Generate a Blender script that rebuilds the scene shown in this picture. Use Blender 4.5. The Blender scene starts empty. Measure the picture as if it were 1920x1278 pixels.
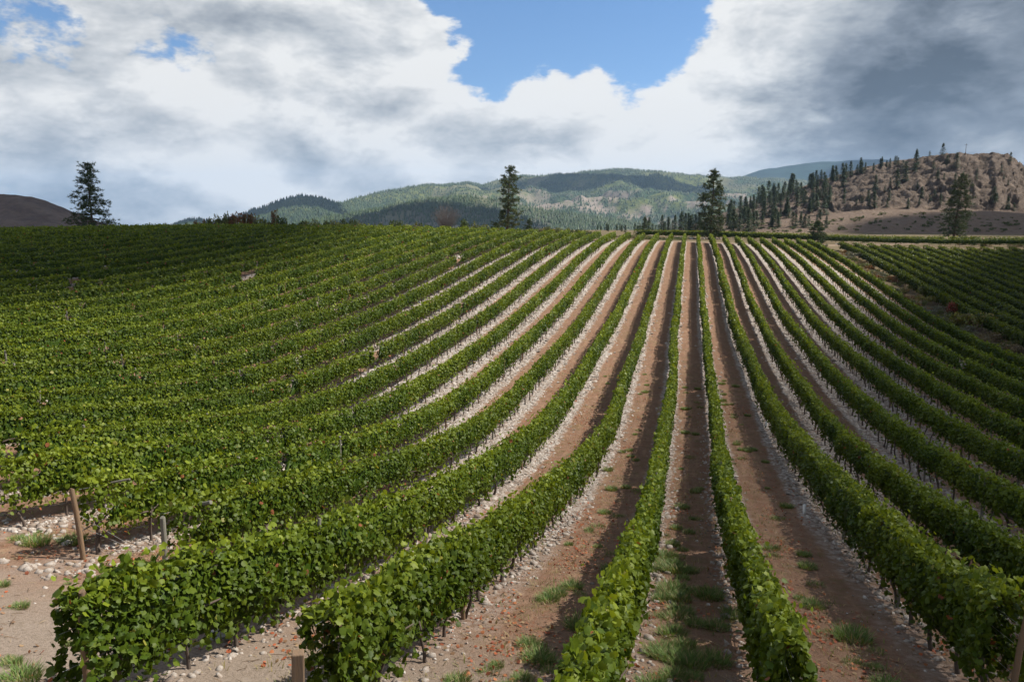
import bpy, bmesh, math, random
import numpy as np
from math import radians, sin, cos, pi
from mathutils import Vector, Matrix

rng = np.random.default_rng(7)
random.seed(7)
S = bpy.context.scene
COL = S.collection

# ------------------------------------------------------------------ camera
F, CX, CY, YH, VX = 1493.0, 960.0, 639.0, 400.0, 1297.0   # the photograph's lens, in its own pixels
PITCH = math.atan((CY - YH) / F)
YAW = math.atan((VX - CX) / F * cos(PITCH))
CAMZ = 20.0
cam_d = bpy.data.cameras.new('camera'); cam = bpy.data.objects.new('camera', cam_d); COL.objects.link(cam)
cam.location = (0, 0, CAMZ)
cam.rotation_euler = (pi / 2 - PITCH, 0, YAW)
cam_d.sensor_width = 36.0; cam_d.lens = F / 1920 * 36
cam_d.clip_start = 0.1; cam_d.clip_end = 60000
S.camera = cam
S.render.resolution_x, S.render.resolution_y = 1024, 681

# ------------------------------------------------------------------ sun, sky, exposure
SUN_AZ, SUN_EL = 66.0, 48.0                     # degrees from the row direction (+Y) towards +X
SUND = Vector((cos(radians(SUN_EL)) * sin(radians(SUN_AZ)), cos(radians(SUN_EL)) * cos(radians(SUN_AZ)), sin(radians(SUN_EL))))
sl = bpy.data.lights.new('sun', 'SUN'); so = bpy.data.objects.new('sun', sl); COL.objects.link(so)
sl.energy = 5.0; sl.angle = radians(0.6); sl.color = (1.0, 0.945, 0.86)
so.rotation_euler = SUND.to_track_quat('Z', 'Y').to_euler(); so.location = (60, 10, 80)
S.view_settings.view_transform = 'Standard'; S.view_settings.look = 'None'
S.view_settings.gamma = 1.0; S.view_settings.exposure = 0.75
try: S.view_settings.use_curve_mapping = False
except Exception: pass

def ray(px, py):
    x = (px - CX) / F; y = -(py - CY) / F
    d = (x, cos(PITCH) + y * sin(PITCH), -sin(PITCH) + y * cos(PITCH))
    c, s = cos(YAW), sin(YAW)
    return np.array([d[0] * c - d[1] * s, d[0] * s + d[1] * c, d[2]])
FWD = np.array([-sin(YAW), cos(YAW), 0.0])
def at_depth(px, py, D):
    d = ray(px, py); return np.array([0, 0, CAMZ]) + d * (D / float(d @ FWD))

W = bpy.data.worlds.new('World'); S.world = W; W.use_nodes = True
W.cycles.sampling_method = 'MANUAL'; W.cycles.sample_map_resolution = 512
def build_sky():
    nt = W.node_tree; N = nt.nodes; L = nt.links; N.clear()
    def val(x):
        n = N.new('ShaderNodeValue'); n.outputs[0].default_value = x; return n.outputs[0]
    def m(op, a, b=None, c=None, clamp=False):
        n = N.new('ShaderNodeMath'); n.operation = op; n.use_clamp = clamp
        for i, v in enumerate((a, b, c)):
            if v is None: continue
            if isinstance(v, (int, float)): n.inputs[i].default_value = v
            else: L.new(v, n.inputs[i])
        return n.outputs[0]
    def vm(op, a, b):
        n = N.new('ShaderNodeVectorMath'); n.operation = op
        for i, v in enumerate((a, b)):
            if isinstance(v, (tuple, list)): n.inputs[i].default_value = v
            else: L.new(v, n.inputs[i])
        return n.outputs['Value'] if op in ('DOT_PRODUCT', 'LENGTH') else n.outputs['Vector']
    def rng_(v, a, b, lo=0.0, hi=1.0):
        n = N.new('ShaderNodeMapRange'); n.interpolation_type = 'SMOOTHSTEP'
        L.new(v, n.inputs[0]); n.inputs[1].default_value = a; n.inputs[2].default_value = b
        n.inputs[3].default_value = lo; n.inputs[4].default_value = hi
        return n.outputs[0]
    tc = N.new('ShaderNodeTexCoord'); D = tc.outputs['Generated']
    Pp = vm('MULTIPLY', D, (1.0, 1.0, 2.1))
    wn = N.new('ShaderNodeTexNoise'); L.new(Pp, wn.inputs['Vector']); wn.inputs['Scale'].default_value = 5.0; wn.inputs['Detail'].default_value = 2
    Pp = vm('ADD', Pp, vm('MULTIPLY', vm('SUBTRACT', wn.outputs['Color'], (0.5, 0.5, 0.5)), (0.05, 0.05, 0.05)))
    def noise(vec, scale, detail, rough, off, dist=0.0):
        n = N.new('ShaderNodeTexNoise'); n.noise_dimensions = '3D'
        L.new(vm('ADD', vec, off), n.inputs['Vector'])
        n.inputs['Scale'].default_value = scale; n.inputs['Detail'].default_value = detail
        n.inputs['Roughness'].default_value = rough; n.inputs['Distortion'].default_value = dist
        return n.outputs['Fac']
    def lobe(px, py, r):                              # soft patch of the sky around one direction
        d = ray(px, py); d = d / np.linalg.norm(d)
        return rng_(vm('DOT_PRODUCT', D, tuple(d)), cos(radians(r)), 1.0)
    def density(vec, det=7):
        return m('ADD', 0.5, m('MULTIPLY', m('SUBTRACT', noise(vec, 4.8, det, 0.62, (1.3, 7.7, 0.4)), 0.5), 1.9))
    bias = val(0.0)
    for px, py, r, amt in LOBES['cover']:
        bias = m('ADD', bias, m('MULTIPLY', lobe(px, py, r), amt))
    d0 = density(Pp)
    d1 = density(vm('ADD', Pp, (0.035 * SUND.x, 0.035 * SUND.y, 0.07)), 5)
    dens = m('ADD', d0, bias)
    cover = rng_(dens, 0.39, 0.53)
    thick = rng_(dens, 0.50, 1.05)
    relief = m('MULTIPLY', m('SUBTRACT', d0, d1), 1.05)
    dark = val(0.0)
    for px, py, r, amt in LOBES['dark']:
        dark = m('ADD', dark, m('MULTIPLY', lobe(px, py, r), amt))
    nb = noise(Pp, 2.0, 3, 0.55, (21.0, 5.0, 9.0))
    # clouds are white where thin and sunlit, grey where deep
    bright = m('SUBTRACT', 0.86, m('MULTIPLY', thick, 0.16))
    bright = m('ADD', bright, relief)
    bright = m('SUBTRACT', bright, m('MULTIPLY', m('SUBTRACT', nb, 0.51), 0.72))
    dn = noise(Pp, 3.4, 3, 0.55, (31.0, 15.0, 2.0))
    bright = m('SUBTRACT', bright, m('MULTIPLY', dark, m('ADD', 0.25, m('MULTIPLY', dn, 1.5))))
    bright = m('MAXIMUM', m('MINIMUM', bright, 1.0), 0.02)
    ramp = N.new('ShaderNodeValToRGB'); L.new(bright, ramp.inputs[0])
    cr = ramp.color_ramp
    cr.elements[0].position = 0.0; cr.elements[0].color = (0.060, 0.080, 0.110, 1)
    cr.elements[1].position = 1.0; cr.elements[1].color = (0.86, 0.86, 0.85, 1)
    for p, c in ((0.35, (0.215, 0.25, 0.30, 1)), (0.6, (0.42, 0.455, 0.495, 1)), (0.8, (0.63, 0.65, 0.67, 1))):
        e = cr.elements.new(p); e.color = c
    sky = N.new('ShaderNodeTexSky'); sky.sky_type = 'NISHITA'; sky.sun_disc = False
    sky.sun_elevation = radians(SUN_EL); sky.sun_rotation = radians(SUN_AZ); sky.altitude = 400
    sky.air_density = 1.0; sky.dust_density = 0.0; sky.ozone_density = 2.5
    L.new(vm('ADD', D, (0.0, 0.0, 0.10)), sky.inputs['Vector'])
    bg = N.new('ShaderNodeBackground'); hs = N.new('ShaderNodeHueSaturation'); L.new(sky.outputs[0], hs.inputs['Color']); hs.inputs['Saturation'].default_value = 1.12; L.new(hs.outputs[0], bg.inputs[0]); bg.inputs[1].default_value = 0.09
    bc = N.new('ShaderNodeBackground'); L.new(ramp.outputs[0], bc.inputs[0]); bc.inputs[1].default_value = 0.62
    mix = N.new('ShaderNodeMixShader'); L.new(cover, mix.inputs[0]); L.new(bg.outputs[0], mix.inputs[1]); L.new(bc.outputs[0], mix.inputs[2])
    out = N.new('ShaderNodeOutputWorld'); L.new(mix.outputs[0], out.inputs[0])
# where the photograph's clouds open and where they are heavy
LOBES = dict(
    cover=[(1020, -110, 16, -0.62), (900, 90, 6, -0.24), (1060, 100, 6, -0.20), (1220, 40, 5, -0.14), (980, 165, 4, -0.15), (330, 95, 4.0, -0.22), (1215, 250, 6.0, -0.26), (1575, 25, 4.4, -0.3), (20, 300, 5, -0.2), (440, 300, 4.5, -0.18), (60, 12, 4, -0.2),
           (855, 72, 2.2, 0.30), (1010, 160, 2.6, 0.28), (780, 60, 2.5, 0.2), (480, 180, 20, 0.24), (1540, 130, 13, 0.22), (1750, 200, 20, 0.22), (850, 340, 20, 0.22), (1250, 350, 14, 0.22), (1130, 250, 10, 0.40), (100, 120, 20, 0.18)],
    dark=[(1820, 120, 15, 0.42), (1640, 220, 8, 0.16), (0, 170, 13, 0.20), (300, 260, 12, 0.06), (720, 310, 9, 0.10), (640, 230, 9, -0.06),
          (560, 150, 14, -0.12), (1400, 110, 10, -0.22), (880, 230, 10, -0.12), (1150, 290, 10, -0.16)])
build_sky()

# ------------------------------------------------------------------ helpers
def link(o, parent=None):
    COL.objects.link(o)
    if parent is not None: o.parent = parent
    return o
def tag(o, label, cat, group=None, kind=None):
    o['label'] = label; o['category'] = cat
    if group: o['group'] = group
    if kind: o['kind'] = kind
    return o
def empty(name, loc):
    o = bpy.data.objects.new(name, None); o.location = loc; o.empty_display_size = 0.3
    return link(o)
def np_mesh(name, V, Fc, mat, col=None, smooth=False, attrs=None):
    """V (n,3); Fc: (m,k) array or a list of such arrays"""
    me = bpy.data.meshes.new(name)
    if not isinstance(Fc, list): Fc = [Fc]
    Fc = [f for f in Fc if len(f)]
    nl = sum(f.size for f in Fc); nf = sum(len(f) for f in Fc)
    me.vertices.add(len(V)); me.vertices.foreach_set('co', np.ascontiguousarray(V, np.float32).ravel())
    me.loops.add(nl); me.loops.foreach_set('vertex_index', np.concatenate([f.ravel() for f in Fc]).astype(np.int32))
    me.polygons.add(nf)
    tot = np.concatenate([np.full(len(f), f.shape[1]) for f in Fc]).astype(np.int32)
    st = np.zeros(nf, np.int32); st[1:] = np.cumsum(tot)[:-1]
    me.polygons.foreach_set('loop_start', st); me.polygons.foreach_set('loop_total', tot)
    if smooth: me.polygons.foreach_set('use_smooth', np.ones(nf, bool))
    if col is not None:
        a = me.attributes.new('tone', 'FLOAT_COLOR', 'POINT')
        c4 = np.ones((len(V), 4), np.float32); c4[:, :3] = col; a.data.foreach_set('color', c4.ravel())
    for k, v in (attrs or {}).items():
        a = me.attributes.new(k, 'FLOAT', 'POINT'); a.data.foreach_set('value', np.ascontiguousarray(v, np.float32))
    me.update(); me.validate()
    if mat is not None: me.materials.append(mat)
    return me
def mobj(name, me, parent=None, loc=(0, 0, 0), rot=(0, 0, 0), scale=(1, 1, 1)):
    o = bpy.data.objects.new(name, me); o.location = loc; o.rotation_euler = rot; o.scale = scale
    return link(o, parent)

# value noise -------------------------------------------------------------
_T = np.random.default_rng(3).random((256, 256)).astype(np.float64)
def vnoise(x, y, seed=0):
    x = np.asarray(x, float) + seed * 17.37; y = np.asarray(y, float) + seed * 9.71
    xi = np.floor(x).astype(int); yi = np.floor(y).astype(int); fx = x - xi; fy = y - yi
    fx = fx * fx * (3 - 2 * fx); fy = fy * fy * (3 - 2 * fy)
    a = _T[xi & 255, yi & 255]; b = _T[(xi + 1) & 255, yi & 255]; c = _T[xi & 255, (yi + 1) & 255]; d = _T[(xi + 1) & 255, (yi + 1) & 255]
    return (a * (1 - fx) + b * fx) * (1 - fy) + (c * (1 - fx) + d * fx) * fy
def fbm(x, y, o=4, seed=0, g=0.5):
    s = 0; a = 1; t = 0; x = np.asarray(x, float); y = np.asarray(y, float)
    for i in range(o):
        s = s + a * vnoise(x * 2 ** i, y * 2 ** i, seed + i); t += a; a *= g
    return s / t                                     # 0..1
def sst(v, a, b):
    t = np.clip((np.asarray(v, float) - a) / (b - a), 0, 1); return t * t * (3 - 2 * t)

# ------------------------------------------------------------------ materials
def new_mat(name):
    m = bpy.data.materials.new(name); m.use_nodes = True; m.node_tree.nodes.clear()
    return m, m.node_tree.nodes, m.node_tree.links
class NB:
    """small node-building shorthand"""
    def __init__(s, name):
        s.mat, s.N, s.L = new_mat(name)
    def put(s, sock, v):
        if v is None: return
        if isinstance(v, (int, float)): sock.default_value = v
        elif isinstance(v, (tuple, list)):
            if sock.type == 'RGBA' and len(v) == 3: v = (*v, 1)
            sock.default_value = v
        else: s.L.new(v, sock)
    def m(s, op, a, b=None, c=None, clamp=False):
        n = s.N.new('ShaderNodeMath'); n.operation = op; n.use_clamp = clamp
        for i, v in enumerate((a, b, c)): s.put(n.inputs[i], v) if v is not None else None
        return n.outputs[0]
    def mr(s, v, a, b, lo=0.0, hi=1.0):
        n = s.N.new('ShaderNodeMapRange'); n.interpolation_type = 'SMOOTHSTEP'; s.put(n.inputs[0], v)
        for i, q in enumerate((a, b, lo, hi)): s.put(n.inputs[i + 1], q)
        return n.outputs[0]
    def mix(s, f, a, b, mode='MIX'):
        n = s.N.new('ShaderNodeMix'); n.data_type = 'RGBA'; n.blend_type = mode
        s.put(n.inputs[0], f); s.put(n.inputs[6], a); s.put(n.inputs[7], b); return n.outputs[2]
    def pos(s):
        return s.N.new('ShaderNodeNewGeometry').outputs['Position']
    def obj(s):
        return s.N.new('ShaderNodeTexCoord').outputs['Object']
    def sep(s, v):
        n = s.N.new('ShaderNodeSeparateXYZ'); s.L.new(v, n.inputs[0]); return n.outputs
    def mapv(s, v, sc=(1, 1, 1), loc=(0, 0, 0)):
        n = s.N.new('ShaderNodeMapping'); s.L.new(v, n.inputs[0]); n.inputs['Scale'].default_value = sc; n.inputs['Location'].default_value = loc
        return n.outputs[0]
    def noise(s, v, scale, detail=4, rough=0.55, dist=0.0, out='Fac'):
        n = s.N.new('ShaderNodeTexNoise'); s.L.new(v, n.inputs['Vector'])
        n.inputs['Scale'].default_value = scale; n.inputs['Detail'].default_value = detail
        n.inputs['Roughness'].default_value = rough; n.inputs['Distortion'].default_value = dist
        return n.outputs[out]
    def voro(s, v, scale, feat='F1', out='Distance'):
        n = s.N.new('ShaderNodeTexVoronoi'); n.feature = feat; s.L.new(v, n.inputs['Vector']); n.inputs['Scale'].default_value = scale
        return n.outputs[out]
    def ramp(s, v, stops):
        n = s.N.new('ShaderNodeValToRGB'); s.put(n.inputs[0], v); cr = n.color_ramp
        while len(cr.elements) < len(stops): cr.elements.new(0.5)
        for e, (p, c) in zip(cr.elements, stops): e.position = p; e.color = (*c, 1)
        return n.outputs[0]
    def attr(s, name, out='Color'):
        n = s.N.new('ShaderNodeAttribute'); n.attribute_name = name; return n.outputs[out]
    def island(s):
        return s.N.new('ShaderNodeNewGeometry').outputs['Random Per Island']
    def objrand(s):
        return s.N.new('ShaderNodeObjectInfo').outputs['Random']
    def bump(s, h, strength, dist):
        n = s.N.new('ShaderNodeBump'); s.L.new(h, n.inputs['Height']); n.inputs['Strength'].default_value = strength; n.inputs['Distance'].default_value = dist
        return n.outputs[0]
    def bsdf(s, color, rough=0.9, spec=0.2, normal=None, transl=None, tcol=None):
        p = s.N.new('ShaderNodeBsdfPrincipled'); s.put(p.inputs['Base Color'], color); s.put(p.inputs['Roughness'], rough)
        s.put(p.inputs['Specular IOR Level'], spec)
        if normal is not None: s.L.new(normal, p.inputs['Normal'])
        o = s.N.new('ShaderNodeOutputMaterial'); sh = p.outputs[0]
        if transl:
            t = s.N.new('ShaderNodeBsdfTranslucent'); s.put(t.inputs[0], tcol if tcol is not None else color)
            mx = s.N.new('ShaderNodeMixShader'); mx.inputs[0].default_value = transl
            s.L.new(sh, mx.inputs[1]); s.L.new(t.outputs[0], mx.inputs[2]); sh = mx.outputs[0]
        s.L.new(sh, o.inputs[0]); return s.mat

def mat_leaf(name, spec=0.35, transl=0.3):
    b = NB(name); c = b.attr('tone')
    tc = b.mix(1.0, c, (1.9, 1.75, 0.9), 'MULTIPLY')
    return b.bsdf(c, 0.5, spec, None, transl, tc)
M = {}
M['leaf'] = mat_leaf('vine_leaf', 0.16, 0.26)
M['needle'] = mat_leaf('needle', 0.2, 0.12)
M['bush'] = mat_leaf('bush_leaf', 0.2, 0.25)
M['dry'] = mat_leaf('dry_leaf', 0.1, 0.1)
def mat_wood(name, c1, c2, sc=1.0):
    b = NB(name); o = b.obj()
    g = b.noise(b.mapv(o, (14 * sc, 14 * sc, 1.2 * sc)), 3.0, 5, 0.6)
    g2 = b.noise(o, 3.0 * sc, 3)
    c = b.mix(b.mr(g, 0.35, 0.7), c1, c2)
    c = b.mix(b.m('MULTIPLY', b.objrand(), 0.5), c, c2)
    c = b.mix(b.mr(g2, 0.5, 0.8, 0, 0.4), c, (0.12, 0.10, 0.085))
    return b.bsdf(c, 0.9, 0.15, b.bump(g, 0.5, 0.02))
M['post'] = mat_wood('post_wood', (0.21, 0.13, 0.072), (0.15, 0.105, 0.07))
M['greypost'] = mat_wood('weathered_post', (0.20, 0.185, 0.15), (0.14, 0.13, 0.105))
M['bark'] = mat_wood('vine_bark', (0.13, 0.10, 0.08), (0.075, 0.058, 0.048), 2.0)
M['pinebark'] = mat_wood('pine_bark', (0.12, 0.065, 0.045), (0.055, 0.04, 0.032), 0.4)
M['twig'] = mat_wood('bare_twig', (0.26, 0.20, 0.165), (0.19, 0.145, 0.12), 1.0)
def mat_plain(name, c, rough=0.6, spec=0.3, metal=0.0):
    b = NB(name); n = b.noise(b.obj(), 6.0, 3)
    cc = b.mix(b.mr(n, 0.3, 0.75, 0, 0.5), c, tuple(v * 0.7 for v in c))
    return b.bsdf(cc, rough, spec)
M['deadtwig'] = mat_wood('dead_twig', (0.20, 0.17, 0.155), (0.15, 0.13, 0.12), 1.0)
M['wire'] = mat_plain('wire', (0.25, 0.25, 0.25), 0.4, 0.5)
M['hose'] = mat_plain('drip_hose', (0.02, 0.02, 0.02), 0.5, 0.3)
M['tube'] = mat_plain('white_tube', (0.78, 0.78, 0.76), 0.5, 0.3)
M['rail'] = mat_plain('pale_rail', (0.62, 0.60, 0.57), 0.7, 0.2)
def mat_stone():
    b = NB('river_stone'); o = b.obj()
    n = b.noise(o, 14.0, 5, 0.6); r = b.island()
    c = b.ramp(r, [(0.0, (0.13, 0.105, 0.09)), (0.3, (0.235, 0.20, 0.17)), (0.65, (0.335, 0.30, 0.265)), (1.0, (0.48, 0.445, 0.41))])
    c = b.mix(b.mr(b.noise(b.pos(), 22.0, 4, 0.65), 0.42, 0.62, 0, 0.75), c, (0.21, 0.155, 0.115))
    return b.bsdf(c, 0.85, 0.2, b.bump(n, 0.35, 0.02))
M['stone'] = mat_stone()

# ------------------------------------------------------------------ terrain of the vineyard
RS, OFF = 2.6, 0.47                                  # row spacing, phase of the rows
def row_x(k): return (k - OFF) * RS
SWAY = {0: [(7, .40), (50, .38), (70, .13), (160, 0)], -1: [(7, 0), (20, .15), (38, .38), (50, .2), (70, .1), (160, 0)],
        1: [(8, -.20), (16, -.12), (49, .15), (160, 0)], 2: [(11, .5), (26, .55), (37, .5), (64, .2), (160, 0)]}   # rows set slightly off the grid
def row_dx(k, Y):
    if k not in SWAY: return np.asarray(Y, float) * 0
    a = np.array(SWAY[k], float); return np.interp(Y, a[:, 0], a[:, 1])
TC = [
 [4.88,4.51,4.13,3.75,3.37,2.96,2.52,2.01,1.42,0.71,-0.14,-1.15,-2.32,-3.62,-5.03,-6.49,-7.91,-9.16,-10.2,-11.33,-12.59,-13.91],
 [4.46,4.06,3.67,3.27,2.87,2.45,2.01,1.52,0.97,0.33,-0.42,-1.31,-2.33,-3.47,-4.69,-5.93,-7.14,-8.31,-9.52,-10.88,-12.32,-13.8],
 [4.04,3.62,3.21,2.79,2.37,1.94,1.49,1.02,0.51,-0.07,-0.72,-1.48,-2.35,-3.33,-4.37,-5.4,-6.41,-7.55,-8.92,-10.47,-12.07,-13.68],
 [3.63,3.19,2.75,2.31,1.87,1.43,0.98,0.51,0.03,-0.48,-1.05,-1.68,-2.4,-3.22,-4.09,-4.92,-5.72,-6.84,-8.42,-10.13,-11.85,-13.54],
 [3.22,2.76,2.3,1.84,1.38,0.92,0.46,0.0,-0.46,-0.94,-1.43,-1.95,-2.52,-3.16,-3.85,-4.48,-5.07,-6.24,-8.03,-9.85,-11.62,-13.34],
 [2.83,2.35,1.87,1.39,0.9,0.43,-0.05,-0.51,-0.97,-1.44,-1.9,-2.34,-2.76,-3.18,-3.61,-3.98,-4.46,-5.77,-7.72,-9.58,-11.34,-13.07],
 [2.45,1.95,1.45,0.95,0.45,-0.05,-0.54,-1.03,-1.5,-1.99,-2.47,-2.9,-3.22,-3.37,-3.39,-3.39,-3.87,-5.35,-7.37,-9.22,-10.96,-12.7],
 [2.09,1.57,1.06,0.54,0.02,-0.5,-1.02,-1.54,-2.05,-2.59,-3.17,-3.69,-3.99,-3.9,-3.47,-3.08,-3.44,-4.93,-6.85,-8.71,-10.47,-12.21],
 [1.76,1.22,0.69,0.16,-0.38,-0.92,-1.47,-2.04,-2.63,-3.26,-3.99,-4.75,-5.18,-4.88,-4.04,-3.22,-3.27,-4.54,-6.31,-8.15,-9.9,-11.6],
 [1.44,0.89,0.35,-0.2,-0.74,-1.28,-1.86,-2.52,-3.24,-4.03,-4.98,-6.13,-6.78,-6.3,-5.08,-3.8,-3.34,-4.3,-5.94,-7.66,-9.3,-10.86],
 [1.16,0.6,0.04,-0.52,-1.06,-1.58,-2.16,-2.94,-3.92,-4.99,-6.28,-7.94,-8.53,-7.94,-6.5,-4.8,-3.82,-4.4,-5.82,-7.29,-8.68,-10.01],
 [0.9,0.33,-0.23,-0.8,-1.33,-1.8,-2.34,-3.25,-4.63,-6.24,-8.18,-10.07,-10.03,-9.57,-8.13,-6.16,-4.79,-4.82,-5.89,-7.01,-8.05,-9.05],
 [0.67,0.1,-0.47,-1.02,-1.54,-1.95,-2.44,-3.4,-5.22,-7.47,-9.7,-11.37,-11.2,-10.8,-9.64,-7.64,-5.83,-5.2,-5.93,-6.72,-7.38,-8.01],
 [0.47,-0.1,-0.66,-1.21,-1.7,-2.09,-2.55,-3.49,-5.4,-7.54,-9.2,-10.79,-11.27,-11.23,-10.85,-9.12,-7.08,-5.9,-6.06,-6.43,-6.69,-6.91],
 [0.3,-0.28,-0.84,-1.38,-1.86,-2.29,-2.81,-3.7,-5.36,-7.25,-8.8,-10.34,-11.42,-12.03,-12.02,-10.55,-8.58,-7.02,-6.34,-6.14,-5.97,-5.78],
 [0.15,-0.44,-1.03,-1.58,-2.1,-2.61,-3.24,-4.17,-5.6,-7.28,-8.89,-10.49,-11.95,-13.0,-13.07,-11.8,-9.96,-8.17,-6.72,-5.9,-5.27,-4.69],
 [0.02,-0.61,-1.23,-1.83,-2.42,-3.05,-3.81,-4.81,-6.11,-7.65,-9.28,-10.92,-12.46,-13.54,-13.65,-12.64,-10.99,-9.08,-7.05,-5.69,-4.65,-3.69],
 [-0.1,-0.79,-1.47,-2.15,-2.84,-3.6,-4.47,-5.53,-6.79,-8.24,-9.82,-11.42,-12.86,-13.8,-13.88,-13.07,-11.55,-9.5,-7.15,-5.48,-4.12,-2.83],
 [-0.23,-0.99,-1.76,-2.53,-3.34,-4.21,-5.19,-6.3,-7.55,-8.94,-10.42,-11.88,-13.12,-13.88,-13.92,-13.19,-11.69,-9.55,-7.11,-5.29,-3.67,-2.11],
 [-0.36,-1.22,-2.09,-2.97,-3.89,-4.87,-5.94,-7.1,-8.35,-9.67,-11.02,-12.28,-13.28,-13.84,-13.79,-13.05,-11.54,-9.41,-7.02,-5.1,-3.3,-1.52],
 [-0.51,-1.48,-2.45,-3.45,-4.48,-5.57,-6.71,-7.9,-9.14,-10.39,-11.58,-12.63,-13.39,-13.73,-13.53,-12.71,-11.21,-9.17,-6.93,-4.9,-2.97,-1.05],
 [-0.68,-1.76,-2.84,-3.95,-5.09,-6.27,-7.48,-8.7,-9.92,-11.07,-12.11,-12.94,-13.46,-13.59,-13.22,-12.3,-10.83,-8.92,-6.8,-4.72,-2.68,-0.66],
 [-0.87,-2.05,-3.24,-4.46,-5.71,-6.98,-8.25,-9.5,-10.67,-11.73,-12.61,-13.23,-13.52,-13.43,-12.89,-11.89,-10.45,-8.65,-6.64,-4.55,-2.44,-0.32],
 [-1.06,-2.35,-3.65,-4.98,-6.33,-7.69,-9.02,-10.28,-11.42,-12.38,-13.09,-13.51,-13.57,-13.27,-12.57,-11.49,-10.08,-8.38,-6.45,-4.37,-2.2,-0.01]]

TC = np.array(TC); TX0, THX, TW0, THY = -150.0, 13.0, 2.6390573296152584, 0.16788885726289204
def _basis(t, n):
    i = np.clip(np.floor(t).astype(int), 0, n - 4); u = np.clip(t - i, 0, 1)
    return i, ((1 - u) ** 3 / 6, (3 * u ** 3 - 6 * u ** 2 + 4) / 6, (-3 * u ** 3 + 3 * u ** 2 + 3 * u + 1) / 6, u ** 3 / 6)
def terrain0(X, Y):
    X = np.asarray(X, float); Y = np.asarray(Y, float)
    ix, bx = _basis((np.clip(X, -149, 120) - TX0) / THX, TC.shape[0])
    iy, by = _basis((np.log(np.clip(Y, -25, 290) + 40.0) - TW0) / THY, TC.shape[1])
    z = 0
    for a in range(4):
        for b in range(4): z = z + bx[a] * by[b] * TC[ix + a, iy + b]
    return z
def ground_z(X, Y):
    X = np.asarray(X, float); Y = np.asarray(Y, float)
    z = terrain0(X, Y)
    r = np.hypot(X, Y)
    out = -7.0 - 75 * sst(r, 330, 1100) - 0.03 * np.maximum(r - 1000, 0) - 3.0 * sst(X, 60, 160) * (1 - sst(r, 200, 400)) - 6 * sst(-X, 150, 330)
    out = np.where(Y < 0, -3.0 - 8 * sst(r, 60, 400), out)
    w = sst(np.abs(X + 15), 95, 140); w = np.maximum(w, sst(Y, 225, 285)); w = np.maximum(w, sst(-Y, 12, 25))
    z = z * (1 - w) + out * w
    z = z + 0.06 * (fbm(X * 0.5, Y * 0.5, 3, 5) - 0.5) * (1 - sst(r, 150, 300))
    return z + CAMZ
def gz(x, y): return float(ground_z(np.array([x]), np.array([y]))[0])
def on_ground(px, py, tmax=600):
    """the spot of the ground seen at a place of the photograph"""
    d = ray(px, py); o = np.array([0, 0, CAMZ]); t = np.geomspace(2, tmax, 1500)
    p = o + d * t[:, None]; below = p[:, 2] < ground_z(p[:, 0], p[:, 1])
    i = int(np.argmax(below)) if below.any() else len(t) - 1
    q = p[i]; return float(q[0]), float(q[1]), gz(q[0], q[1])
K0, K1 = -39, 10
STARTS = {-4: 13.0, -3: 12.1, -2: 6.85, -1: 7.5, 0: 5.6, 1: 8.6, 2: 11.4, 3: 12.0}
def y_start(k):
    if k in STARTS: return STARTS[k]
    x = row_x(k)
    return max(13.6, -x * 0.80) if k < 0 else max(11.6, x / 0.62)
def y_end(k):
    return max(166 + 2.28 * k, 116.0) if k < 0 else 166 + 1.65 * k

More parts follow.
